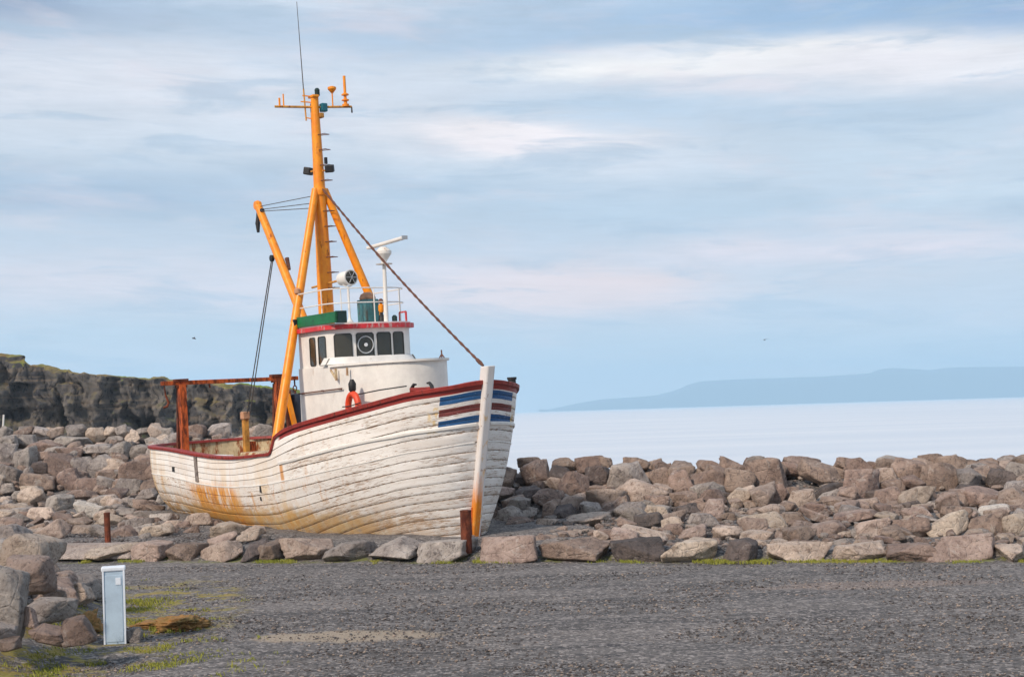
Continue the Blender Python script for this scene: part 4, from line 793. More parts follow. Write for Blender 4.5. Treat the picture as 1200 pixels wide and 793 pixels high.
# ------------------------------------------------------------------ rocks
def ico(n):
    bm=bmesh.new(); bmesh.ops.create_icosphere(bm,subdivisions=n,radius=1); bm.verts.ensure_lookup_table()
    v=np.array([p.co[:] for p in bm.verts]); f=[tuple(q.index for q in fa.verts) for fa in bm.faces]; bm.free(); return v,f
ICO={3:ico(4),4:ico(5),2:ico(3)}
def rock_verts(lv,flat=1.0,p=70):
    v,f=ICO[lv]; v=v/np.linalg.norm(v,axis=1)[:,None]
    k=nr.integers(7,11); n=nr.normal(size=(k,3)); n/=np.linalg.norm(n,axis=1)[:,None]
    n=np.vstack([n,[[0,0,1],[0,0,-1],[1,0,.1],[-1,.1,0],[0,-1,.15],[0,1,0]]]); n[k:]+=nr.normal(size=(6,3))*.22; n/=np.linalg.norm(n,axis=1)[:,None]
    h=nr.uniform(.78,1.05,len(n)); h[:k]=nr.uniform(.66,1.08,k)
    d=np.maximum(v@n.T,0)/h; r=(d**p).sum(1)**(-1/p); q=v*r[:,None]
    off=nr.uniform(0,100,3); dsp=np.array([mn.fractal(Vector(a*1.5+off),.75,2.1,4) for a in q]) if lv<4 else np.array([mn.fractal(Vector(a*1.5+off),.7,2.1,6) for a in q])
    q=q*(1+.06*dsp)[:,None]
    q/=np.abs(q).max(0)[None,:]
    return q,f
GRP={'kerb':'boulders set in the kerb row','bank':'boulders of the sea wall','bankL':'boulders of the bank behind the stern','rubble':'rubble stones before the sea wall','rubbleL':'rubble stones before the stern bank','pile':'boulders of the pile beside the yard'}
for zn,x_,y_,z_,w_,d_,h_,tn,lb in ROCKS:
    lv=4 if zn in('pile','kerb') else 3
    q,f_=rock_verts(lv,p=16 if zn=='pile' else 70); q=q*np.array([w_/2,d_/2,h_/2])
    th=nr.normal()*.12
    if zn not in('kerb',): 
        tl=nr.normal()*.16; c_,s_=math.cos(tl),math.sin(tl); q=np.c_[q[:,0]*c_-q[:,2]*s_,q[:,1],q[:,0]*s_+q[:,2]*c_]
    me=bpy.data.meshes.new('boulder'); me.from_pydata(q.tolist(),[],f_); me.polygons.foreach_set('use_smooth',[True]*len(f_))
    me.materials.append(TONES[tn]); o=bpy.data.objects.new('boulder' if w_>.55 else 'stone',me); COL.objects.link(o)
    o.location=(x_,y_,z_); o.rotation_euler=(0,0,(-.28 if zn=='kerb' else 0)+th)
    tag(o,lb,'boulder' if w_>.55 else 'stone',GRP[zn])
# small rubble filling the gaps: nobody could count it
def scatter(name,n,fn,smin,smax,m,label,lv=2,flat=.65,cat='rubble'):
    base=[]; v0,f0=ico(lv); 
    for _ in range(10):
        vv=v0/np.linalg.norm(v0,axis=1)[:,None]; nn=np.vstack([nr.normal(size=(8,3)),np.array([[0,0,1],[0,0,-1],[1,0,0],[-1,0,0],[0,1,0],[0,-1,0]])+nr.normal(size=(6,3))*.25]); nn/=np.linalg.norm(nn,axis=1)[:,None]
        r=((np.maximum(vv@nn.T,0)/nr.uniform(.7,1.05,14))**30).sum(1)**(-1/30); base.append(vv*r[:,None])
    VV=[];FF=[];c=0;f0=np.array(f0)
    for i in range(n):
        x_,y_=fn(); s=smin*(smax/smin)**(rng.random()**1.7)/2
        q=base[rng.randrange(10)]; a=rng.random()*6.28; ca,sa=math.cos(a),math.sin(a); sxx=s*rng.uniform(.8,1.4)
        q=np.c_[(q[:,0]*ca-q[:,1]*sa)*sxx,(q[:,0]*sa+q[:,1]*ca)*s,q[:,2]*s*flat]+np.array([x_,y_,ground_h(x_,y_)-sink(x_,y_)*.7+s*flat*.35])
        VV.append(q);FF.append(f0+c);c+=len(q)
    me=bpy.data.meshes.new(name); me.from_pydata(np.vstack(VV).tolist(),[],np.vstack(FF).tolist())
    if isinstance(m,list):
        for k in m: me.materials.append(k)
        nf=len(f0); me.polygons.foreach_set('material_index',np.repeat([rng.randrange(len(m)) for _ in range(n)],nf).astype(np.int32))
    else: me.materials.append(m)
    me.polygons.foreach_set('use_smooth',[smax<.09]*len(me.polygons))
    o=bpy.data.objects.new(name,me); COL.objects.link(o); tag(o,label,cat,None,'stuff'); return o
BO=Vector((-.74,24.2,0)); BA=R(-55)
def inboat(x_,y_):
    dx,dy=x_-BO.x,y_-BO.y; lx=dx*math.cos(-BA)-dy*math.sin(-BA); ly=dx*math.sin(-BA)+dy*math.cos(-BA)
    return -12.3<lx<.6 and abs(ly)<2.1
U=rng.uniform
def f1():
    while True:
        x_=U(-16,12); y_=U(kerb_y(x_)+.5,crest(x_)[0]+1.5)
        if not inboat(x_,y_) and (y_>kerb_y(x_)+4.2 or x_>.3 or x_<-8.2 or rng.random()<.10): return x_,y_
def f1b():
    while True:
        x_=U(-17,12); y_=U(base_y(x_)-.5,crest(x_)[0]+1.0)
        if not inboat(x_,y_): return x_,y_
scatter('bank_rubble',620,f1b,.22,.62,[TONES[k] for k in('br','gy','br','dk','pk')],'half hidden smaller rocks wedged between the big boulders',flat=.75)
T_=[TONES[k] for k in('br','pk','gy','bf','pk')]
scatter('rubble',4200,f1,.05,.27,T_,'loose angular rubble filling gaps between the boulders')
def f2():
    y_=10.8+11*rng.random()**1.6; return U(-.42*y_,.42*y_),min(y_,99)
def f2b():
    while True:
        x_,y_=f2()
        if y_<kerb_y(x_)-.1: return x_,y_
scatter('gravel',42000,f2b,.009,.034,[M_pebble,M_pebble,TONES['bf'],TONES['dk']],'loose dark gravel strewn over the yard',lv=1,cat='gravel')
def f3():
    while True:
        x_=U(-9,4); y_=U(kerb_y(x_)+.3,kerb_y(x_)+6)
        if not inboat(x_,y_): return x_,y_
scatter('shingle',9000,f3,.02,.07,[M_pebble,TONES['dk'],M_pebble],'dark shingle banked around the foot of the hull',lv=1,cat='shingle')
# grass and moss tufts
def grass(name,n,fn,label,hmin,hmax):
    V=[];F=[]
    for i in range(n):
        cx,cy=fn(); cz=ground_h(cx,cy)
        for k in range(9):
            x_=cx+rng.gauss(0,.035);y_=cy+rng.gauss(0,.035);h=U(hmin,hmax);a=U(0,6.28);w_=.006;lx=rng.gauss(0,.4)*h;ly=rng.gauss(0,.4)*h;b=len(V)
            V+=[(x_-w_*math.cos(a),y_-w_*math.sin(a),cz-.01),(x_+w_*math.cos(a),y_+w_*math.sin(a),cz-.01),(x_+lx*.4+w_*.6,y_+ly*.4,cz+h*.6),(x_+lx,y_+ly,cz+h)]
            F+=[(b,b+1,b+2),(b,b+2,b+3)]
    me=bpy.data.meshes.new(name); me.from_pydata(V,[],F); me.materials.append(M_grass); o=bpy.data.objects.new(name,me); COL.objects.link(o); tag(o,label,'grass',None,'stuff')
def g1():
    while True:
        x_=U(-7,8.5); y_=kerb_y(x_)+rng.gauss(-.12,.09)
        if mn.noise(Vector((x_*1.2,0,2)))+.35*mn.noise(Vector((x_*4,1,2)))>.06+(.10 if x_<1 else -.12): return x_,y_
grass('moss_edge',1000,g1,'yellow-green moss and grass tufts along the kerb foot',.01,.045)
def g2():
    while True:
        y_=U(12.4,20.5); x_=-.325*y_+rng.gauss(.55,.55)-(.1*(y_-12.4)*.3)
        if mn.noise(Vector((x_*1.5,y_*1.5,6)))>.12: return x_,y_
grass('grass_tufts',1300,g2,'yellow-green grass tufts around the cabinet and boulder pile',.01,.045)
# ------------------------------------------------------------------ flat slab, turf clumps
def lump(name,m,loc,dim,label,cat,rough=.2,flat=True,rot=0,lv=4,p=26,group=None):
    q,f_=rock_verts(lv,p=p); off=Vector((rng.random()*50,0,0))
    q=np.array([a*(1+rough*mn.fractal(Vector(a*2.5)+off,.6,2,4)) for a in q])
    q*=np.array(dim)/2; me=bpy.data.meshes.new(name); me.from_pydata(q.tolist(),[],f_); me.polygons.foreach_set('use_smooth',[True]*len(f_)); me.materials.append(m)
    o=bpy.data.objects.new(name,me); COL.objects.link(o); o.location=loc; o.rotation_euler=(0,0,rot); tag(o,label,cat,group); return o
lump('flat_slab',M_slab,(-6.95,23.75,.10),(2.3,1.3,.30),'broad flat stone slab lying beside the rusty stake','slab',.02,rot=-.15)
lump('turf_clump',M_turf,(-3.62,15.35,.05),(.52,.5,.17),'brown dead turf clump on the gravel beyond the cabinet','turf clump',.3,p=14,group='turf clumps')
lump('turf_clump',M_turf,(-3.98,15.6,.02),(.55,.45,.10),'low dark turf clump just left of the larger brown one','turf clump',.3,p=14,group='turf clumps')
lump('turf_clump',M_turf,(-4.52,14.9,.12),(.28,.5,.26),'upright brown turf clump leaning against the boulder pile','turf clump',.25,p=14,group='turf clumps')
# ------------------------------------------------------------------ cabinet and stakes
g=empty('utility_cabinet',(-4.07,14.4,0),(0,R(-.6),R(14)))
tag(g,'slim pale blue-grey metal cabinet standing on the gravel','cabinet')
MB().box((0,0,.365),(.21,.13,.73)).build('body',M_galv,g,bevel=.008)
MB().box((0,0,.752),(.235,.155,.045)).build('cap',M_capw,g,bevel=.012)
MB().box((0,-.067,.36),(.165,.008,.66)).build('door',M_galv,g,bevel=.003)
MB().box((.045,-.0735,.63),(.05,.006,.07)).build('label_plate',M_capw,g)
MB().box((-.1,-.004,.37),(.016,.145,.74)).box((.1,-.004,.37),(.016,.145,.74)).build('edge_strip',M_capw,g)
lump('stone',TONES['gy'],(-3.9,14.5,.07),(.22,.24,.2),'small grey stone against the foot of the cabinet','stone',.05)
def stake(loc,r,h,tilt,label):
    e=empty('rusty_stake',loc,(0,R(tilt),0)); tag(e,label,'stake')
    MB().lathe([(r,0),(r,h)],n=14).build('pipe',M_rust,e,smooth=True); MB().lathe([(r*1.05,h),(r*1.05,h+.02),(r*.6,h+.028)],n=14).build('cap',M_rust,e,smooth=True)
stake((-6.82,23.8,.15),.05,.56,-1.5,'slim rusty steel stake beside the flat slab')
stake((-.78,21.55,.1),.085,.62,0,'thick rusty steel stake standing before the bow')
e=tag(MB().tube([(0,0,0),(.07,0,1.0)],.03,8).build('marker_pole',M_white,smooth=True),'thin white pole leaning below the cliff at the far left','pole'); e.location=(-16.2,45,1.6)
def bird(loc,label,rz):
    m=MB(); m.tube([(-.2,0,0),(-.1,0,.02),(.1,0,.03),(.2,0,.0)],[.01,.05,.05,.015],8)
    m.add([(-.06,0,.03),(.06,0,.03),(.02,.42,.14),(-.07,.40,.12),(-.04,.72,.04)],[(0,1,2,3),(3,2,4)]); m.add([(-.06,0,.03),(.06,0,.03),(.02,-.42,.14),(-.07,-.40,.12),(-.04,-.72,.04)],[(1,0,3,2),(2,3,4)])
    o=m.build('bird',M_bird); o.location=loc; o.scale=(.75,.75,.75); o.rotation_euler=(0,.2,rz); tag(o,label,'bird','birds over the shore')
bird((-21.2*.9*1.15,98,7.9),'tiny dark bird flying above the cliff',.4); bird((21.3,120,7.6),'tiny dark bird flying over the sea above the far hills',.9)
# ================================================================== THE BOAT (frame: x forward with 0 at the foot of the stem, y to port, z up)
boat=empty('fishing_boat',(-.74,24.2,0),(R(2),0,R(-55)))
tag(boat,'white wooden fishing boat with yellow mast, beached on the gravel','fishing boat')
XS=[0,.02,.1,.25,.5,1,1.5,2,2.5,3,3.4,3.7,3.84,3.92,4.0,4.1,4.5,5,6,7,8,9,9.5,10,10.7,11.5,12.2]
ZS=[2.70,2.687,2.648,2.602,2.54,2.437,2.35,2.27,2.195,2.122,2.05,1.975,1.92,1.78,1.66,1.615,1.60,1.573,1.53,1.54,1.59,1.66,1.69,1.71,1.72,1.725,1.725]
XK=[0,.25,.5,1,2,3,4,5,6,7,8,9,9.5,10.5,12.2]; ZK=[1.716,1.638,1.58,1.483,1.332,1.20,1.088,1.02,.977,.97,1.01,1.09,1.13,1.15,1.16]
LB=12.2
def sh_(s): return max(0,s-.3*sstep(0,.8,s))
def zsh(s): return float(np.interp(sh_(s),XS,ZS))
XM=[0,.02,.1,.25,.5,1,1.5,2,2.5,3,4,5,6,7,8,9,9.5,10,10.7,11.5,12.2]; ZM=[2.70,2.687,2.648,2.602,2.54,2.437,2.35,2.27,2.195,2.10,1.83,1.65,1.56,1.54,1.59,1.66,1.69,1.71,1.72,1.725,1.725]
def zsm(s): return float(np.interp(sh_(s),XM,ZM))
def zkn(s): return float(np.interp(sh_(s),XK,ZK))
def hbd(s,z):
    d=max(zsm(s)-z,0)
    w=sstep(1.5,7.5,s); D=3.5*(1-w)+2.18*w; q=2.8*(1-w)+3.65*w
    B=1.9*max(1-(min(d/D,.985))**q,.02)
    Lb=4.05
    x_=min(s/Lb,1); b=max(0,1-(1-x_)**2)**.45
    Ls=2.2; y_=min(max((LB-s)/Ls,0),1); st=max(0,1-(1-y_)**2.6)**(1/2.6)
    return B*b*st
def xst(z): return (z-.2)*.26 if z>.2 else -.3*(.2-z)
def xpos(s,z):
    d=max(1.7-z,0); Lz=LB-.45*(d/1.6)**2*1.0
    x0=xst(z); k=sstep(1.5,8,s); return x0*(1-k)+.93*k - s*(1-k) - k*(s-(LB-Lz)*((s/LB)**3))
def hp_(s,z,side,off=0.0):
    return Vector((xpos(s,z),side*max(hbd(s,z)+off,0),z))
# stations, dense at both round ends
sv=[4.2*(1-math.cos(a)) for a in np.linspace(0,math.pi/2,30)][:-1]
sv=[s for s in sv if s<3.3]+list(np.arange(3.3,4.9,.04))+list(np.arange(5.0,10,.3))+[10+2.2*math.sin(a) for a in np.linspace(0,math.pi/2,18)]
sv=np.array(sv)
# plank lines: 5 above the knuckle line, 13 below it
NPL=18
def zline(s,v):
    if v<=.02: return zsh(s)-v*.02
    if v<=5: return min(zsm(s)+(zkn(s)-zsm(s))*v/5,zsh(s)-.004*v)
    zb=-.28*(1-sstep(0,5,s))+(-1.45)*sstep(0,5,s); k=(v-5)/13
    wob=.012*mn.noise(Vector((s*.8,round(v)*3.3,0)))
    return zkn(s)+(zb-zkn(s))*k+wob
vv=[]
for j in range(NPL):
    vv+=[j+.0,j+.02,j+.06,j+.35,j+.65,j+.94,j+.98]
vv.append(NPL)
def side_grid(side):
    V=[];U1=[];U2=[];arc=0;prev=None
    for s in sv:
        p=hp_(s,zsh(s),side)
        if prev is not None: arc+=((p.x-prev.x)**2+(p.y-prev.y)**2)**.5
        prev=p
        for v in vv:
            z_=zline(s,v); fr=v%1; g=0 if .05<fr<.95 else -.010
            if fr==0 : g=-.014
            if v==0: g=0
            lap=-.004*(fr) if v>5 else 0
            V.append(hp_(s,z_,side,g+lap+.003*mn.noise(Vector((s*1.5,v*.8,side))))); U1.append((arc,v)); U2.append((arc,zsh(s)-z_))
    return V,U1,U2
Vs,U1,U2=side_grid(-1); Vp,P1,P2=side_grid(1)
n1=len(sv);n2=len(vv)
# one hull mesh: starboard and port sheets joined at the stem and stern
V=Vs+Vp; F=[]
for i in range(n1-1):
    for j in range(n2-1):
        F.append((i*n2+j,(i+1)*n2+j,(i+1)*n2+j+1,i*n2+j+1)); o_=n1*n2
        F.append((o_+i*n2+j,o_+i*n2+j+1,o_+(i+1)*n2+j+1,o_+(i+1)*n2+j))
me=bpy.data.meshes.new('hull'); me.from_pydata([tuple(v) for v in V],[],F); me.materials.append(M_hull)
idx=np.empty(len(me.loops),np.int32); me.loops.foreach_get('vertex_index',idx)
for nm,A in(('plank',U1+P1),('belt',U2+P2)):
    l=me.uv_layers.new(name=nm); idx=np.empty(len(me.loops),np.int32); me.loops.foreach_get('vertex_index',idx)
    l.data.foreach_set('uv',np.asarray(A,dtype=np.float32)[idx].ravel())
me.polygons.foreach_set('use_smooth',[True]*len(me.polygons)); me.set_sharp_from_angle(angle=R(40))
hull=bpy.data.objects.new('hull',me); COL.objects.link(hull); hull.parent=boat
# inner bulwark lining and deck
def zdk(s): return np.interp(s,[0,3.5,4.2,12.2],[1.98,1.55,.88,.98])
def inner(s,z,side): 
    b=max(hbd(s,zsh(s)) -.10,0); return Vector((xpos(s,z)-(.12 if s<.3 else 0)+(.10 if s>11.9 else 0),side*b,z))
V=[]
ring=[(s,-1) for s in sv[1:]]+[(s,1) for s in sv[::-1][1:-1]]
for s,sd_ in ring:
    for k in range(8): V.append(inner(s,zdk(s)+(zsh(s)-.01-zdk(s))*k/7,sd_))
grid_mesh('bulwark_lining',V,len(ring),8,M_cream,parent=boat)
V=[];
for s in sv[1:]:
    for k in range(9): V.append(Vector((xpos(s,zdk(s)),max(hbd(s,zsh(s))-.09,0)*(-1+2*k/8),zdk(s)+.002)))
grid_mesh('deck',V,len(sv)-1,9,M_deck,parent=boat)
# bulwark frames (stanchions) inside the aft deck
fm=MB()
for s in np.arange(4.6,12,.62):
    for sd_ in(-1,1):
        a=inner(s,zdk(s)+.02,sd_);b=inner(s,zsh(s)-.03,sd_); a.y-=sd_*.04;b.y-=sd_*.04; fm.beam(a,b,.09,.07,up=(1,0,0))
fm.build('bulwark_frames',M_cream,boat)
# rail cap
V=[];path=[(s,-1) for s in sv]+[(s,1) for s in sv[::-1][1:]]
cap=MB();pts=[]
for s,sd_ in path: pts.append((hp_(s,zsh(s),sd_),s))
N=len(pts);rows=[]
for i,(p,s) in enumerate(pts):
    d=(pts[min(i+1,N-1)][0]-pts[max(i-1,0)][0]); d.z=0; d.normalize(); nrm=Vector((d.y,-d.x,0))   # outward
    if i==0: nrm=Vector((.55,-.83,0))
    if i==N-1: nrm=Vector((.55,.83,0))
    c=Vector((-5,0,p.z)); 
    if nrm.dot(Vector((p.x+5,p.y*3,0)))<0: nrm=-nrm
    h=.068 if s<3.9 else .055
    rows.append([p+nrm*.035+Vector((0,0,-h*.35)),p+nrm*.045+Vector((0,0,h*.5)),p+nrm*.03+Vector((0,0,h*.65)),p-nrm*.13+Vector((0,0,h*.65)),p-nrm*.14+Vector((0,0,-h*.35))])
vs=[q for r_ in rows for q in r_]; fs=[(i*5+k,(i+1)*5+k,(i+1)*5+(k+1)%5,i*5+(k+1)%5) for i in range(N-1) for k in range(5)]
cap.add(vs,fs); cap.build('rail_cap',M_red,boat,smooth=True,angle=30)
# mouldings along the topsides
def strip(name,s0,s1,zf,off,h,m,sides=(-1,1)):
    mb=MB()
    for sd_ in sides:
        ss=[s for s in sv if s0<=s<=s1]; rr=[]
        for s in ss:
            z_=zf(s); a=hp_(s,z_,sd_,.0)
            e_=.02; dd=(hp_(s+e_,z_,sd_)-hp_(max(s-e_,0),z_,sd_)); nn=Vector((dd.y,-dd.x,0)).normalized()
            if nn.y*sd_<0: nn=-nn
            rr.append([a-nn*.01+Vector((0,0,-h/2)),a+nn*off*.8+Vector((0,0,-h/2)),a+nn*off+Vector((0,0,h*.2)),a+nn*off*.6+Vector((0,0,h/2)),a-nn*.01+Vector((0,0,h/2))])
        if rr: mb.add([q for r_ in rr for q in r_],[(i*5+k,(i+1)*5+k,(i+1)*5+(k+1)%5,i*5+(k+1)%5) for i in range(len(rr)-1) for k in range(5)]+[(0,1,2,3,4),tuple((len(rr)-1)*5+k for k in(4,3,2,1,0))])
    return mb.build(name,m,boat,smooth=True,angle=30)
XR=[0,.5,1,2,3,4];ZR=[2.02,1.90,1.84,1.69,1.54,1.42]
strip('upper_moulding',.004,3.95,lambda s:float(np.interp(sh_(s),XR,ZR)),.026,.055,M_white)
strip('knuckle_moulding',.004,12.1,lambda s:zkn(s),.008,.022,M_white)
# stem post and keel
st=MB()
def stemsec(z,w0,fw): x0=xst(z); return [Vector((x0-.10,-w0,z)),Vector((x0+fw*.8,-w0,z)),Vector((x0+fw,-w0*.72,z)),Vector((x0+fw,w0*.72,z)),Vector((x0+fw*.8,w0,z)),Vector((x0-.10,w0,z))]
zz=[-.4,0,.3,.8,1.4,2,2.5,2.97]
rows=[stemsec(z_,.085,.11) for z_ in zz]
st.add([q for r_ in rows for q in r_],[(i*6+k,i*6+(k+1)%6,(i+1)*6+(k+1)%6,(i+1)*6+k) for i in range(len(zz)-1) for k in range(6)]+[tuple(range(6))[::-1],tuple((len(zz)-1)*6+k for k in range(6))])
def m_stem(t,b,tc):
    P=tc.outputs['Object'];x,y,z=t.sep(P)
    c=t.mix(t.noise(P,3,5),srgb(226,222,220),srgb(208,202,198))
    r=t.m('MULTIPLY',t.ramp(t.m('ADD',z,t.m('MULTIPLY',t.noise(t.scale(P,8,8,1),2,5,.7),.9)),1.7,1.05),t.m('LESS_THAN',y,.04)); c=t.mix(r,c,t.mix(t.noise(t.scale(P,8,8,1),3,4),srgb(232,150,30),srgb(196,96,30)))
    s_=t.ramp(t.noise(t.scale(P,4,4,.7),2.4,8,.75,.4),.56,.63); c=t.mix(t.m('MULTIPLY',s_,.7),c,srgb(214,168,92)); s2=t.ramp(t.noise(P,7,7,.7),.62,.67); c=t.mix(t.m('MULTIPLY',s2,.8),c,srgb(150,112,88))
    return {'Base Color':c,'Roughness':.6}
st.build('stem_post',mat('stem_paint',m_stem),boat,bevel=.012)
MB().beam((xst(.2)+.12,-.0,.62),(xst(.2)+.05,-.0,.05),.19,.03,up=(1,0,0)).build('stem_shoe',M_orange,boat)
# bulwark board, scuppers
def on_hull(s,z,side=-1,o=.0):
    e_=.03; a=hp_(s,z,side); dd=(hp_(s+e_,z,side)-hp_(s-e_,z,side)).normalized(); nn=Vector((dd.y,-dd.x,0)).normalized()
    if nn.y*side<0: nn=-nn
    return a+nn*o,dd,nn
for s,zt,zb,wd,m,nm in((7.85,1.60,1.05,.13,M_grey,'weathered_board'),):
    a,dd,nn=on_hull(s+.35,zt,-1,.012); b_,_,_=on_hull(s+.35,zb,-1,.012); MB().beam(a,b_,wd,.03,up=nn).build(nm,simple('grey_board',(150,138,130),.9,var=.3,sc_=12),boat)
for s,z_,w_,h_ in((9.1,1.28,.12,.10),(4.55,.97,.05,.12),(4.6,.79,.04,.07)):
    a,dd,nn=on_hull(s+.35,z_,-1,.004); MB().beam(a-dd*w_/2,a+dd*w_/2,h_,.02,up=nn).build('scupper',M_black,boat)
# ---- deckhouse
def outline(xa,xf,hw,nose,ex=2.3,n=26,off=0.0):
    pts=[(xa-off,-hw-off)]; 
    for k in range(4): pts.append((xa+(xf-xa)*(k+1)/5,-hw-off))
    for k in range(n+1):
        t_=-math.pi/2+math.pi*k/n; c_=math.cos(t_);s_=math.sin(t_)
        pts.append((xf+(nose+off)*abs(c_)**(2/ex),(hw+off)*math.copysign(abs(s_)**(2/ex),s_)))
    for k in range(4): pts.append((xf+(xa-xf)*(k+1)/5,hw+off))
    pts.append((xa-off,hw+off)); return pts
def prism(pts,z0,z1,mb=None,sl=0.0):
    mb=mb or MB(); n=len(pts); zt=(lambda x_:z1) if not callable(z1) else z1; zb=(lambda x_:z0) if not callable(z0) else z0
    mb.add([(x_,y_,zb(x_)) for x_,y_ in pts]+[(x_,y_,zt(x_)) for x_,y_ in pts],[tuple(range(n))[::-1],tuple(range(n,2*n))]+[(i,(i+1)%n,n+(i+1)%n,n+i) for i in range(n)]); return mb
ZC=3.17
house=empty('deckhouse'); house.parent=boat
lowp=outline(-4.38,-2.55,.92,1.35,2.1)
prism(lowp,.9,ZC).build('lower_casing',M_white,house,smooth=True,angle=30)
upp=outline(-4.38,-3.35,.89,.47,2.5)
prism(upp,ZC+.002,3.84).build('wheelhouse_wall',M_white,house,smooth=True,angle=30)
lip=[(x_,y_) for x_,y_ in outline(-3.05,-2.55,.92,1.35,2.1,off=.045)]
prism(lip,ZC-.02,ZC+.02).build('casing_edge',M_white,house,smooth=True,angle=30)
# flared sill below the front windows
fl=MB(); a_=[(x_,y_) for x_,y_ in outline(-3.1,-3.35,.89,.47,2.5,off=.10)][1:-1]; b_=[(x_,y_) for x_,y_ in outline(-3.1,-3.35,.89,.47,2.5,off=.012)][1:-1]
n=len(a_); fl.add([(x_,y_,ZC+.03) for x_,y_ in a_]+[(x_,y_,ZC+.16) for x_,y_ in b_],[(i,i+1,n+i+1,n+i) for i in range(n-1)]); fl.build('window_skirt',M_white,house,smooth=True,angle=50)
def zr(x_): return 3.84+.03*(x_+4.4)*0
rf=outline(-4.46,-3.35,.98,.57,2.5)
roof=prism(rf,3.842,3.925); roof.build('roof_edge',M_redw,house,smooth=True,angle=30)
prism(outline(-4.40,-3.35,.92,.51,2.5),3.926,3.955).build('roof',M_white,house,smooth=True,angle=30)
# windows on the curved wall by arc length
up_=outline(-4.38,-3.35,.89,.47,2.5,n=60); cum=[0]
for i in range(1,len(up_)): cum.append(cum[-1]+math.dist(up_[i],up_[i-1]))
TOT=cum[-1]
def wat(a): return Vector((np.interp(a,cum,[p[0] for p in up_]),np.interp(a,cum,[p[1] for p in up_]),0))
def window(a0,a1,z0,z1,name='window'):
    k=8; cor=.035; fr=MB();gl=MB()
    def pos(a,z,o):
        p=wat(a);d=(wat(a+.01)-wat(a-.01)).normalized();n_=Vector((d.y,-d.x,0)); return p+n_*o+Vector((0,0,z))
    def rr(a0,a1,z0,z1,c_):
        L=[(a0+c_,z0),(a1-c_,z0),(a1,z0+c_),(a1,z1-c_),(a1-c_,z1),(a0+c_,z1),(a0,z1-c_),(a0,z0+c_)]
        out=[]
        for i in range(8):
            q,w_=L[i],L[(i+1)%8]
            m_=5 if i%4==0 else 1
            for u_ in range(m_): out.append((q[0]+(w_[0]-q[0])*u_/m_,q[1]+(w_[1]-q[1])*u_/m_))
        return out
    A=rr(a0,a1,z0,z1,cor);B_=rr(a0+.016,a1-.016,z0+.016,z1-.016,cor*.8); n=len(A)
    fr.add([pos(*p,.004) for p in A]+[pos(*p,.014) for p in A]+[pos(*p,.014) for p in B_]+[pos(*p,.0) for p in B_],[(i+r_*n,(i+1)%n+r_*n,(i+1)%n+(r_+1)*n,i+(r_+1)*n) for r_ in range(3) for i in range(n)])
    o=fr.build(name,M_frame,house)
    # glass as vertical strips
    g_=[]; xs_=[B_[0][0]-.0+ (B_[1][0]-B_[0][0])*0]; am=np.linspace(a0+.012,a1-.012,7)
    vs=[];
    for a in am: vs+=[pos(a,z0+.014,.0045),pos(a,z1-.014,.0045)]
    gl.add(vs,[(2*i,2*i+2,2*i+3,2*i+1) for i in range(6)]); gl.build('pane',M_glass,o); return o,pos
def arc_at_px(px):   # found once, see table
    return px
WIN=[(.46,.70,3.20,3.74),(.81,1.11,3.20,3.74),(1.30,1.64,3.29,3.76),(1.71,2.07,3.29,3.76),(2.13,2.44,3.29,3.76),(2.49,2.76,3.29,3.76)]
for (a0,a1,z0,z1) in WIN: last=window(a0,a1,z0,z1)
for (a0,a1,z0,z1) in WIN[:2]: window(TOT-a1,TOT-a0,z0,z1)
# clear-view screen on the second big window
a0,a1,z0,z1=WIN[3]; ac=(a0+a1)/2; p=wat(ac); d=(wat(ac+.01)-wat(ac-.01)).normalized(); nn=Vector((d.y,-d.x,0)); c_=p+nn*.02+Vector((0,0,(z0+z1)/2+.01))
sx_=d;ring=MB(); ring.tube([c_+(sx_*math.cos(q)+Vector((0,0,1))*math.sin(q))*.155 for q in np.linspace(0,2*math.pi,33)[:-1]],.011,6,closed=True); ring.build('clear_view_ring',M_grey,house,smooth=True)
MB().lathe([(.035,0),(.035,.02),(.0,.025)],c=c_,axis=nn,n=14).build('clear_view_hub',simple('bright_hub',(235,235,235),.3),house)
# brackets, grab rail, lugs on the casing side
MB().tube([(-4.35,-.965,2.70),(-2.9,-.965,2.74),(-2.6,-.965,2.75)],.014,6).box((-4.2,-.945,2.70),(.03,.05,.03)).box((-3.4,-.945,2.73),(.03,.05,.03)).box((-2.7,-.945,2.745),(.03,.05,.03)).build('grab_rail',M_chain,house)
MB().tube([(-2.0,-1.02,2.62),(-1.2,-.99,2.68),(-.6,-.8,2.72)],.012,6).build('lower_grab_rail',M_black,house)
MB().beam((-2.95,-.99,3.10),(-2.75,-.99,2.92),.03,.03).beam((-2.75,-.99,3.12),(-2.75,-.99,2.90),.04,.03).beam((-2.32,-.99,3.12),(-2.32,-.99,2.97),.03,.03).build('ledge_bracket',M_cream,house)
MB().tube([(-1.25,.35,ZC+.02),(-1.25,.35,ZC+.16)],.014,6).tube([(-1.33,.35,ZC+.02),(-1.25,.35,ZC+.09),(-1.17,.35,ZC+.02)],.012,6).build('small_cleat',M_chain,house)
MB().box((-4.395,.2,2.4),(.03,.6,1.6)).build('aft_door',M_cream,house,bevel=.01)
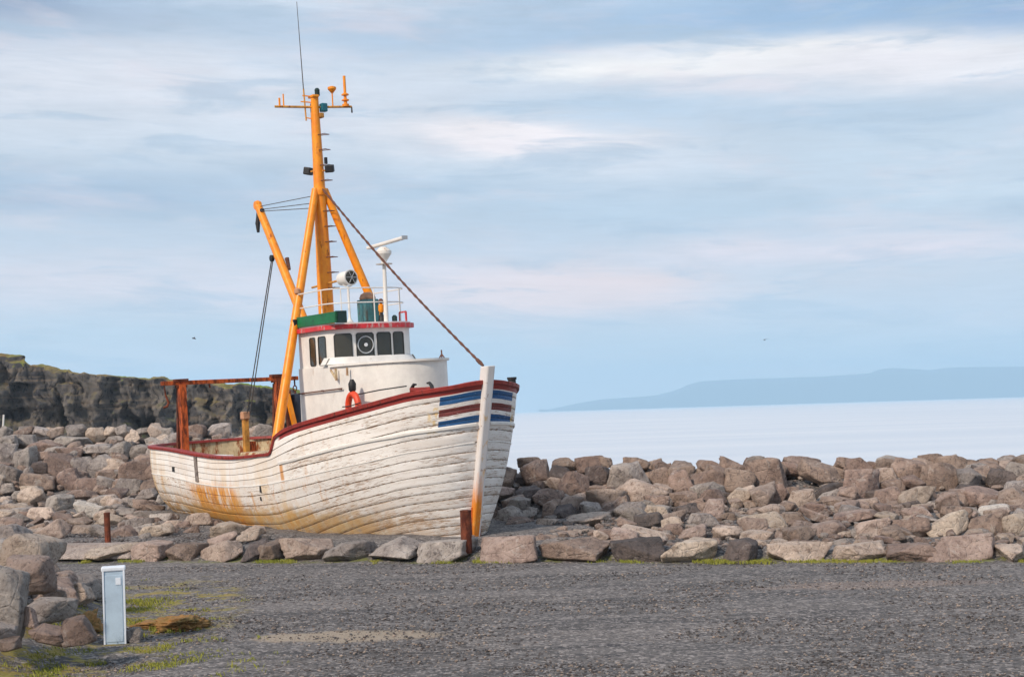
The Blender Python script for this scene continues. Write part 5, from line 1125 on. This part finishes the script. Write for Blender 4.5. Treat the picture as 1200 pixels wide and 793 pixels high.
# ---- roof gear
MB().box((-3.62,-.93,4.055),(1.85,.04,.20)).build('sidelight_board',M_green,boat,bevel=.004,label='green sidelight board on the starboard roof edge')
MB().box((-4.50,-.82,4.055),(.05,.26,.20)).build('sidelight_end',M_dgreen,boat,bevel=.005)
MB().box((-2.72,-.84,4.055),(.05,.22,.22)).build('sidelight_end',M_dgreen,boat,bevel=.005)
MB().box((-3.62,-.93,4.05),(.05,.05,.02)).box((-4.35,-.98,4.05),(.16,.08,.14)).build('sidelight_lamp',M_black,boat,bevel=.01)
MB().beam((-3.09,.62,3.95),(-3.09,.62,4.13),.03,.03).beam((-2.86,.62,3.95),(-2.86,.62,4.13),.03,.03).beam((-3.09,.62,4.13),(-2.86,.62,4.13),.03,.03).build('red_lamp_guard',M_redw,boat)
MB().lathe([(.03,0),(.05,.02),(.05,.1),(.02,.13)],c=(-3.0,.45,3.95),n=12).build('deck_lamp',M_dgreen,boat,smooth=True)
MB().box((-3.55,.2,4.19),(.34,.30,.46)).build('vent_box',M_teal,boat,bevel=.02)
MB().lathe([(.15,0),(.16,.03),(.13,.10),(.06,.14)],c=(-3.55,.2,4.42),n=16).build('vent_cover',M_tan,boat,smooth=True)
lan=MB().lathe([(.05,0),(.07,.03),(.06,.12),(.03,.16),(.03,.2)],c=(-3.22,.3,3.95),n=12).build('lantern_base',M_black,boat,smooth=True)
MB().lathe([(.035,.2),(.06,.24),(.055,.33),(.03,.36)],c=(-3.22,.3,3.95),n=12).build('lantern_glass',M_yellow,boat,smooth=True)
MB().lathe([(.02,.36),(.045,.38),(.045,.43),(.02,.46)],c=(-3.22,.3,3.95),n=12).build('lantern_cap',M_chain,boat,smooth=True)
# searchlight
MB().lathe([(.09,0),(.03,.10),(.022,.16),(.022,.72)],c=(-3.38,-.3,3.95),n=12).build('searchlight_pedestal',M_white,boat,smooth=True)
MB().tube([(-3.46,-.42,4.80),(-3.42,-.36,4.68),(-3.38,-.3,4.65),(-3.34,-.24,4.68),(-3.30,-.18,4.80)],.014,6).build('searchlight_yoke',M_white,boat)
ax=Vector((.97,.10,.02)).normalized(); sl=MB().lathe([(.06,-.22),(.12,-.20),(.135,-.12),(.135,.08),(.15,.10),(.15,.12)],c=(-3.38,-.3,4.82),axis=ax,n=22).build('searchlight_drum',M_white,boat,smooth=True)
MB().lathe([(.128,.122),(.10,.135),(.0,.14)],c=(-3.38,-.3,4.82),axis=ax,n=22).build('searchlight_glass',M_glass,boat,smooth=True)
gr=MB(); 
for q in np.linspace(0,math.pi,4)[:-1]:
    sx2=ax.cross(Vector((0,0,1))).normalized(); d2=sx2*math.cos(q)+Vector((0,0,1))*math.sin(q); c2=Vector((-3.38,-.3,4.82))+ax*.145; gr.tube([c2-d2*.12,c2+d2*.12],.006,5)
gr.build('searchlight_grille',M_grey,boat)
# roof railing
rl_=[(x_,y_) for x_,y_ in outline(-4.42,-3.45,.84,.50,2.4,n=16)]; rl_=rl_
for z_,nm in((4.60,'top_rail'),(4.33,'mid_rail')):
    MB().tube([(x_,y_,z_) for x_,y_ in rl_],.0125,6).build(nm,M_white,boat,smooth=True)
for k in(0,5,9,13,17,21,len(rl_)-1):
    x_,y_=rl_[k]; MB().tube([(x_,y_,3.95),(x_,y_,4.60)],.0125,6).build('railing_post',M_white,boat)
MB().lathe([(.03,0),(.06,.02),(.06,.09),(.03,.12)],c=(-4.42,-.84,4.61),n=12).build('stern_lamp',M_tan,boat,smooth=True)
# radar
MB().tube([(-2.97,.25,3.95),(-2.93,.25,5.05)],[.045,.035],12).build('radar_post',M_white,boat,smooth=True)
MB().lathe([(.15,0),(.16,.015),(.05,.03),(.05,.06),(.10,.13),(.15,.20),(.15,.25),(.10,.30),(.06,.33)],c=(-2.93,.25,5.03),n=22).build('radar_pedestal',M_white,boat,smooth=True)
MB().box((0,0,0),(.02,.02,.02)).build if False else None
ra=Vector((-2.93,.25,5.42)); rd=Vector((.99,.05,.045)).normalized(); rb=MB(); rb.beam(ra-rd*.52,ra+rd*.72,.11,.06); rb.build('radar_scanner',M_white,boat,bevel=.02)
MB().box(ra+rd*.735,(.02,.12,.07)).build('scanner_end_cap',M_grey,boat)
# ---- mast
MX=-4.88
mast=MB().lathe([(.165,0),(.165,.3),(.150,2.6),(.11,4.7),(.085,5.75),(.075,6.2)],c=(MX,0,2.35),n=24); mast.build('mast',M_yellow,boat,smooth=True)
MB().tube([(MX-.105,-.08,3.9),(MX-.075,-.05,8.45)],.016,6).build('cable_conduit',M_yellow2,boat)
def leg(p,q,r0,r1,nm='mast_leg'): MB().tube([p,q],[r0,r1],16).build(nm,M_yellow,boat,smooth=True)
leg((-3.92,-1.72,1.68),(MX+.02,-.10,6.72),.095,.075); leg((-4.05,1.72,1.68),(MX+.02,.10,6.72),.095,.075)
MB().lathe([(.14,0),(.15,.05),(.14,.14)],c=(MX,0,6.60),n=20).build('mast_collar',M_yellow,boat,smooth=True)
# derrick boom from the mast foot, aft and up
MB().tube([(-5.05,0,3.05),(-7.73,0,6.78)],[.10,.085],14).build('boom',M_yellow,boat,smooth=True)
MB().box((-5.03,0,3.03),(.14,.16,.2)).build('boom_heel',M_yellow,boat,bevel=.02)
MB().lathe([(.09,-.06),(.11,0),(.09,.06)],c=(-7.76,0,6.80),axis=(0,1,0),n=16).build('boom_head',M_yellow,boat,smooth=True)
for dz,dy in((.06,0.0),(-.03,.06),(-.10,-.05)):
    MB().tube([(-7.62,dy,6.72+dz*.7),(MX-.10,dy*.5,6.53+dz*1.6)],.0085,5).build('topping_wire',M_rope,boat)
MB().lathe([(.02,-.05),(.05,-.03),(.05,.03),(.02,.05)],c=(-7.55,0,6.66),axis=(0,1,0),n=12).build('topping_block',M_black,boat,smooth=True)
MB().tube([(-7.80,0,6.70),(-7.80,0,6.55),(-7.80,0,6.42),(-7.80,0,6.22)],[.012,.03,.055,.03],10).build('hanging_block',M_black,boat,smooth=True)
MB().lathe([(.03,-.04),(.07,-.03),(.07,.03),(.03,.04)],c=(-7.20,0,5.60),axis=(0,1,0),n=14).build('boom_block',M_black,boat,smooth=True)
MB().tube([(-6.72,.11,5.55),(-6.62,.11,5.30)],[.05,.03],8).build('boom_cleat',M_chain,boat,smooth=True)
for dx in(-.03,.04): MB().tube([(-7.20+dx,0,5.55),(-8.80+dx*2.2,0,2.35)],.013,6).build('hoist_rope',M_rope,boat)
# forestay
fp=[Vector((MX+.12,0,6.72)).lerp(Vector((.58,0,2.98)),k/60) for k in range(61)]
fp=[p-Vector((0,0,.10*math.sin(math.pi*i/60))) for i,p in enumerate(fp)]
MB().tube(fp,[.026 if i%2 else .016 for i in range(61)],6).build('forestay',M_chain,boat,smooth=True)
MB().tube([fp[-3],fp[-2],fp[-1]],[.03,.035,.02],8).build('stay_shackle',M_chain,boat,smooth=True)
# ladder rungs on the starboard-forward face of the mast
for k in range(11):
    z_=4.75+k*.305; r_=np.interp(z_,[2.35,7.05,8.5],[.16,.11,.08])
    if 6.5<z_<6.85: continue
    MB().tube([(MX+.05,r_*.6,z_),(MX+r_+.10,r_*.6+.12,z_),(MX+r_+.16,r_*.2+.03,z_),(MX+r_*.8,-.02,z_)],.009,5).build('rung',M_chain,boat)
MB().tube([(MX-.55,0,4.82),(MX+.75,0,4.86)],.022,8).build('lower_crosstree',M_yellow2,boat)
# flood lights
def flood(x_,y_,z_,ax,nm='floodlight'):
    o=MB().beam((MX,0,z_),(x_,y_,z_),.03,.03).build('floodlight_bracket',M_yellow2,boat)
    MB().box((x_,y_,z_+.02),(.15,.17,.15),rot=Vector(ax).to_track_quat('X','Z')).build(nm,M_black,boat,bevel=.02)
flood(-5.22,-.05,7.12,(-.8,-.5,.2)); flood(-4.60,.10,7.08,(.7,-.6,-.2))
MB().box((-4.55,.0,7.25),(.05,.05,.12)).build('light_clip',M_black,boat)
# mast head
XB=8.38
MB().tube([(MX-.02,1.02,XB),(MX,0,XB-.015),(MX-.02,-1.02,XB)],.026,8).build('crosstree',M_yellow2,boat,smooth=True) if False else None
ct=Vector((.574,.819,0)); 
def cp(o,z_): return Vector((MX,0,0))+Vector((.30,.95,0)).normalized()*o+Vector((0,0,z_))
MB().tube([cp(-.80,XB),cp(0,XB-.01),cp(.74,XB+.0)],.024,8).build('crosstree',M_yellow2,boat,smooth=True)
MB().tube([cp(-.70,XB),cp(-.70,XB+.17)],.022,6).build('aerial_stub',M_yellow,boat); MB().tube([cp(-.62,XB),cp(-.62,XB+.25)],.016,6).build('aerial_stub',M_yellow,boat)
MB().tube([cp(.36,XB),cp(.36,XB+.30)],.016,6).build('dome_stalk',M_yellow,boat); MB().lathe([(.02,0),(.045,.03),(.085,.08),(.085,.12),(.04,.14)],c=cp(.36,XB+.27),n=14).build('aerial_dome',M_yellow,boat,smooth=True)
MB().lathe([(.07,0),(.07,.05),(.035,.06),(.035,.11),(.075,.12),(.075,.14),(.03,.16),(.03,.22),(.075,.23),(.075,.25),(.028,.28),(.028,.62),(.0,.63)],c=cp(.62,XB),n=14).build('radio_aerial',M_yellow,boat,smooth=True)
MB().tube([cp(.74,XB),cp(.74,XB-.12)],[.014,.02],6).build('crosstree_pendant',M_black,boat)
MB().box(cp(.17,XB-.02),(.13,.13,.17)).build('masthead_lamp',simple('blue_lamp',(24,104,120),.4),boat,bevel=.02)
MB().box(cp(.10,XB-.18),(.14,.10,.10)).build('lamp_bracket',M_yellow2,boat,bevel=.015)
MB().box(cp(-.02,XB+.20),(.22,.14,.05)).box(cp(0,XB+.10),(.12,.12,.20)).build('masthead_platform',M_yellow,boat,bevel=.01)
MB().lathe([(.05,0),(.05,.10),(.055,.11),(.03,.15)],c=cp(.06,XB+.22),n=14).build('anchor_lamp',M_dgreen,boat,smooth=True)
MB().beam(cp(-.02,XB+.20),cp(-.24,XB+.22),.03,.02).beam(cp(-.02,XB+.08),cp(-.28,XB+.10),.03,.02).beam(cp(-.02,XB-.25),cp(-.20,XB-.22),.02,.02).build('aerial_bracket',M_yellow,boat)
MB().tube([cp(-.19,XB-.28),cp(-.21,XB+.35)],.018,6).build('whip_base',M_yellow2,boat)
MB().tube([cp(-.21,XB+.30),cp(-.25,XB+2.1)],[.012,.006],6).build('whip_aerial',M_rope,boat)
# ---- aft deck gear
gf=empty('gallows'); gf.parent=boat
def gpost(y_,zt):
    MB().beam((-9.10,y_-.02,.95),(-9.16,y_,zt),.15,.15).build('gallows_post',M_orange,gf,bevel=.008)
    MB().beam((-9.42,y_-.06,.95),(-9.24,y_-.02,zt-.05),.11,.09).build('gallows_brace',M_rust,gf,bevel=.006)
gpost(-1.36,3.06); gpost(.92,3.02)
MB().beam((-9.3,1.36,.95),(-9.25,1.16,2.75),.09,.09).build('gallows_strut',M_orange,gf); MB().beam((-8.75,1.30,.95),(-9.0,1.06,2.72),.10,.08).build('gallows_strut',M_yellow,gf)
MB().beam((-9.0,1.10,.95),(-9.1,1.12,2.80),.13,.08).build('gallows_strut',M_rust,gf)
MB().beam((-9.2,-1.80,3.10),(-9.2,1.44,3.07),.10,.09).build('crossbeam',M_orange,gf,bevel=.006)
for y_ in(-1.36,.92): MB().box((-9.2,y_,3.15),(.16,.30,.06)).box((-9.2,y_,3.02),(.14,.24,.05)).build('beam_clamp',M_rust,gf,bevel=.006)
MB().tube([(-9.2,-1.74,3.05),(-9.2,-1.72,2.85),(-9.2,-1.66,2.68),(-9.2,-1.70,2.60),(-9.2,-1.78,2.58)],[.012,.02,.028,.028,.02],7).build('hanging_shackle',M_rust,gf,smooth=True)
MB().tube([(-9.2,-.70,3.04),(-9.2,-.70,2.95)],.02,6).tube([(-9.2,.95,3.03),(-9.2,.95,2.95)],.02,6).build('beam_eye',M_rust,gf)
MB().tube([(-9.2,1.36,3.05),(-9.2,1.36,2.90)],.02,6).tube([(-9.2,1.36+.045*math.sin(q),2.84+.06*math.cos(q)) for q in np.linspace(0,6.28,13)[:-1]],.014,6,closed=True).tube([(-9.2,1.36,2.78),(-9.2,1.36,2.70)],.02,6).build('chain_link',M_rust,gf)
MB().lathe([(.0,0),(.10,.02),(.12,.08),(.12,.72),(.10,.78),(.05,.80)],c=(-9.2,1.36,1.92),n=18).build('hanging_cylinder',M_navy,gf,smooth=True)
MB().beam((-9.0,0,.9),(-8.98,0,2.22),.12,.12).build('towing_post',M_yellow2,boat,bevel=.01)
MB().box((-8.98,0,2.30),(.17,.17,.17)).build('towing_post_cap',M_tan,boat,bevel=.02)
MB().beam((-9.6,.35,.95),(-9.6,.35,1.70),.30,.05).beam((-8.1,1.2,.95),(-8.4,1.5,1.62),.12,.10).build('deck_panel',M_orange,boat)
MB().box((-6.9,-.5,1.25),(.9,.8,.62)).build('fish_hatch',M_cream,boat,bevel=.03)
MB().box((-7.3,-1.45,1.52),(1.1,.3,.06)).build('side_bench',M_white,boat,bevel=.01)
# bow fittings
MB().lathe([(.07,0),(.07,.10),(.085,.11),(.085,.15)],c=(-.30,1.18,2.62),n=14).build('bow_bollard',M_black,boat,smooth=True)
def horn(x_,y_,z_,s_):
    MB().tube([(x_,y_,z_),(x_+.02*s_,y_,z_+.08),(x_+.08*s_,y_,z_+.13),(x_+.16*s_,y_,z_+.13)],[.035,.032,.026,.014],8).build('fairlead_horn',M_black,boat,smooth=True)
p_=hp_(.62,zsh(.62),-1); p2=hp_(.44,zsh(.44),-1)
horn(p_.x-.06,p_.y+.05,p_.z+.03,1); horn(p2.x+.10,p2.y+.10,p2.z+.02,-1)
MB().box(((p_.x+p2.x)/2,(p_.y+p2.y)/2+.06,p_.z+.08),(.36,.09,.06),rot=Matrix.Rotation(.95,3,'Z').to_euler()).build('fairlead_base',M_red,boat,bevel=.01)
# ---- lifebuoy hanging on the casing
lbx=Vector((-1.98,-1.09,2.40)); lb_=MB(); q_=[]
for k in range(25):
    a=-math.pi*.22+(math.pi*1.44)*k/24; q_.append((lbx.x-.185*math.cos(a)*1.0,lbx.y,lbx.z+.24*math.sin(a)))
lb_.tube(q_,[.058]*25,10)
lw=boat.matrix_world
def world_of(o): 
    Mx=Matrix.LocRotScale(boat.location,boat.rotation_euler,None); return Mx
e=empty('lifebuoy',boat.location,boat.rotation_euler); tag(e,'orange horseshoe lifebuoy hanging on the white casing behind the rail','lifebuoy')
lb_.build('ring',M_ring,e,smooth=True)
MB().tube([(lbx.x,lbx.y,lbx.z+.26),(lbx.x,lbx.y,lbx.z+.31),(lbx.x,lbx.y,lbx.z+.42),(lbx.x,lbx.y,lbx.z+.50)],[.03,.065,.07,.03],12).build('light_canister',M_black,e,smooth=True)
MB().tube([(lbx.x-.3,lbx.y-.055,lbx.z+.02),(lbx.x,lbx.y-.06,lbx.z+.03),(lbx.x+.35,lbx.y-.05,lbx.z+.08)],.01,5).build('retaining_rope',M_black,e)
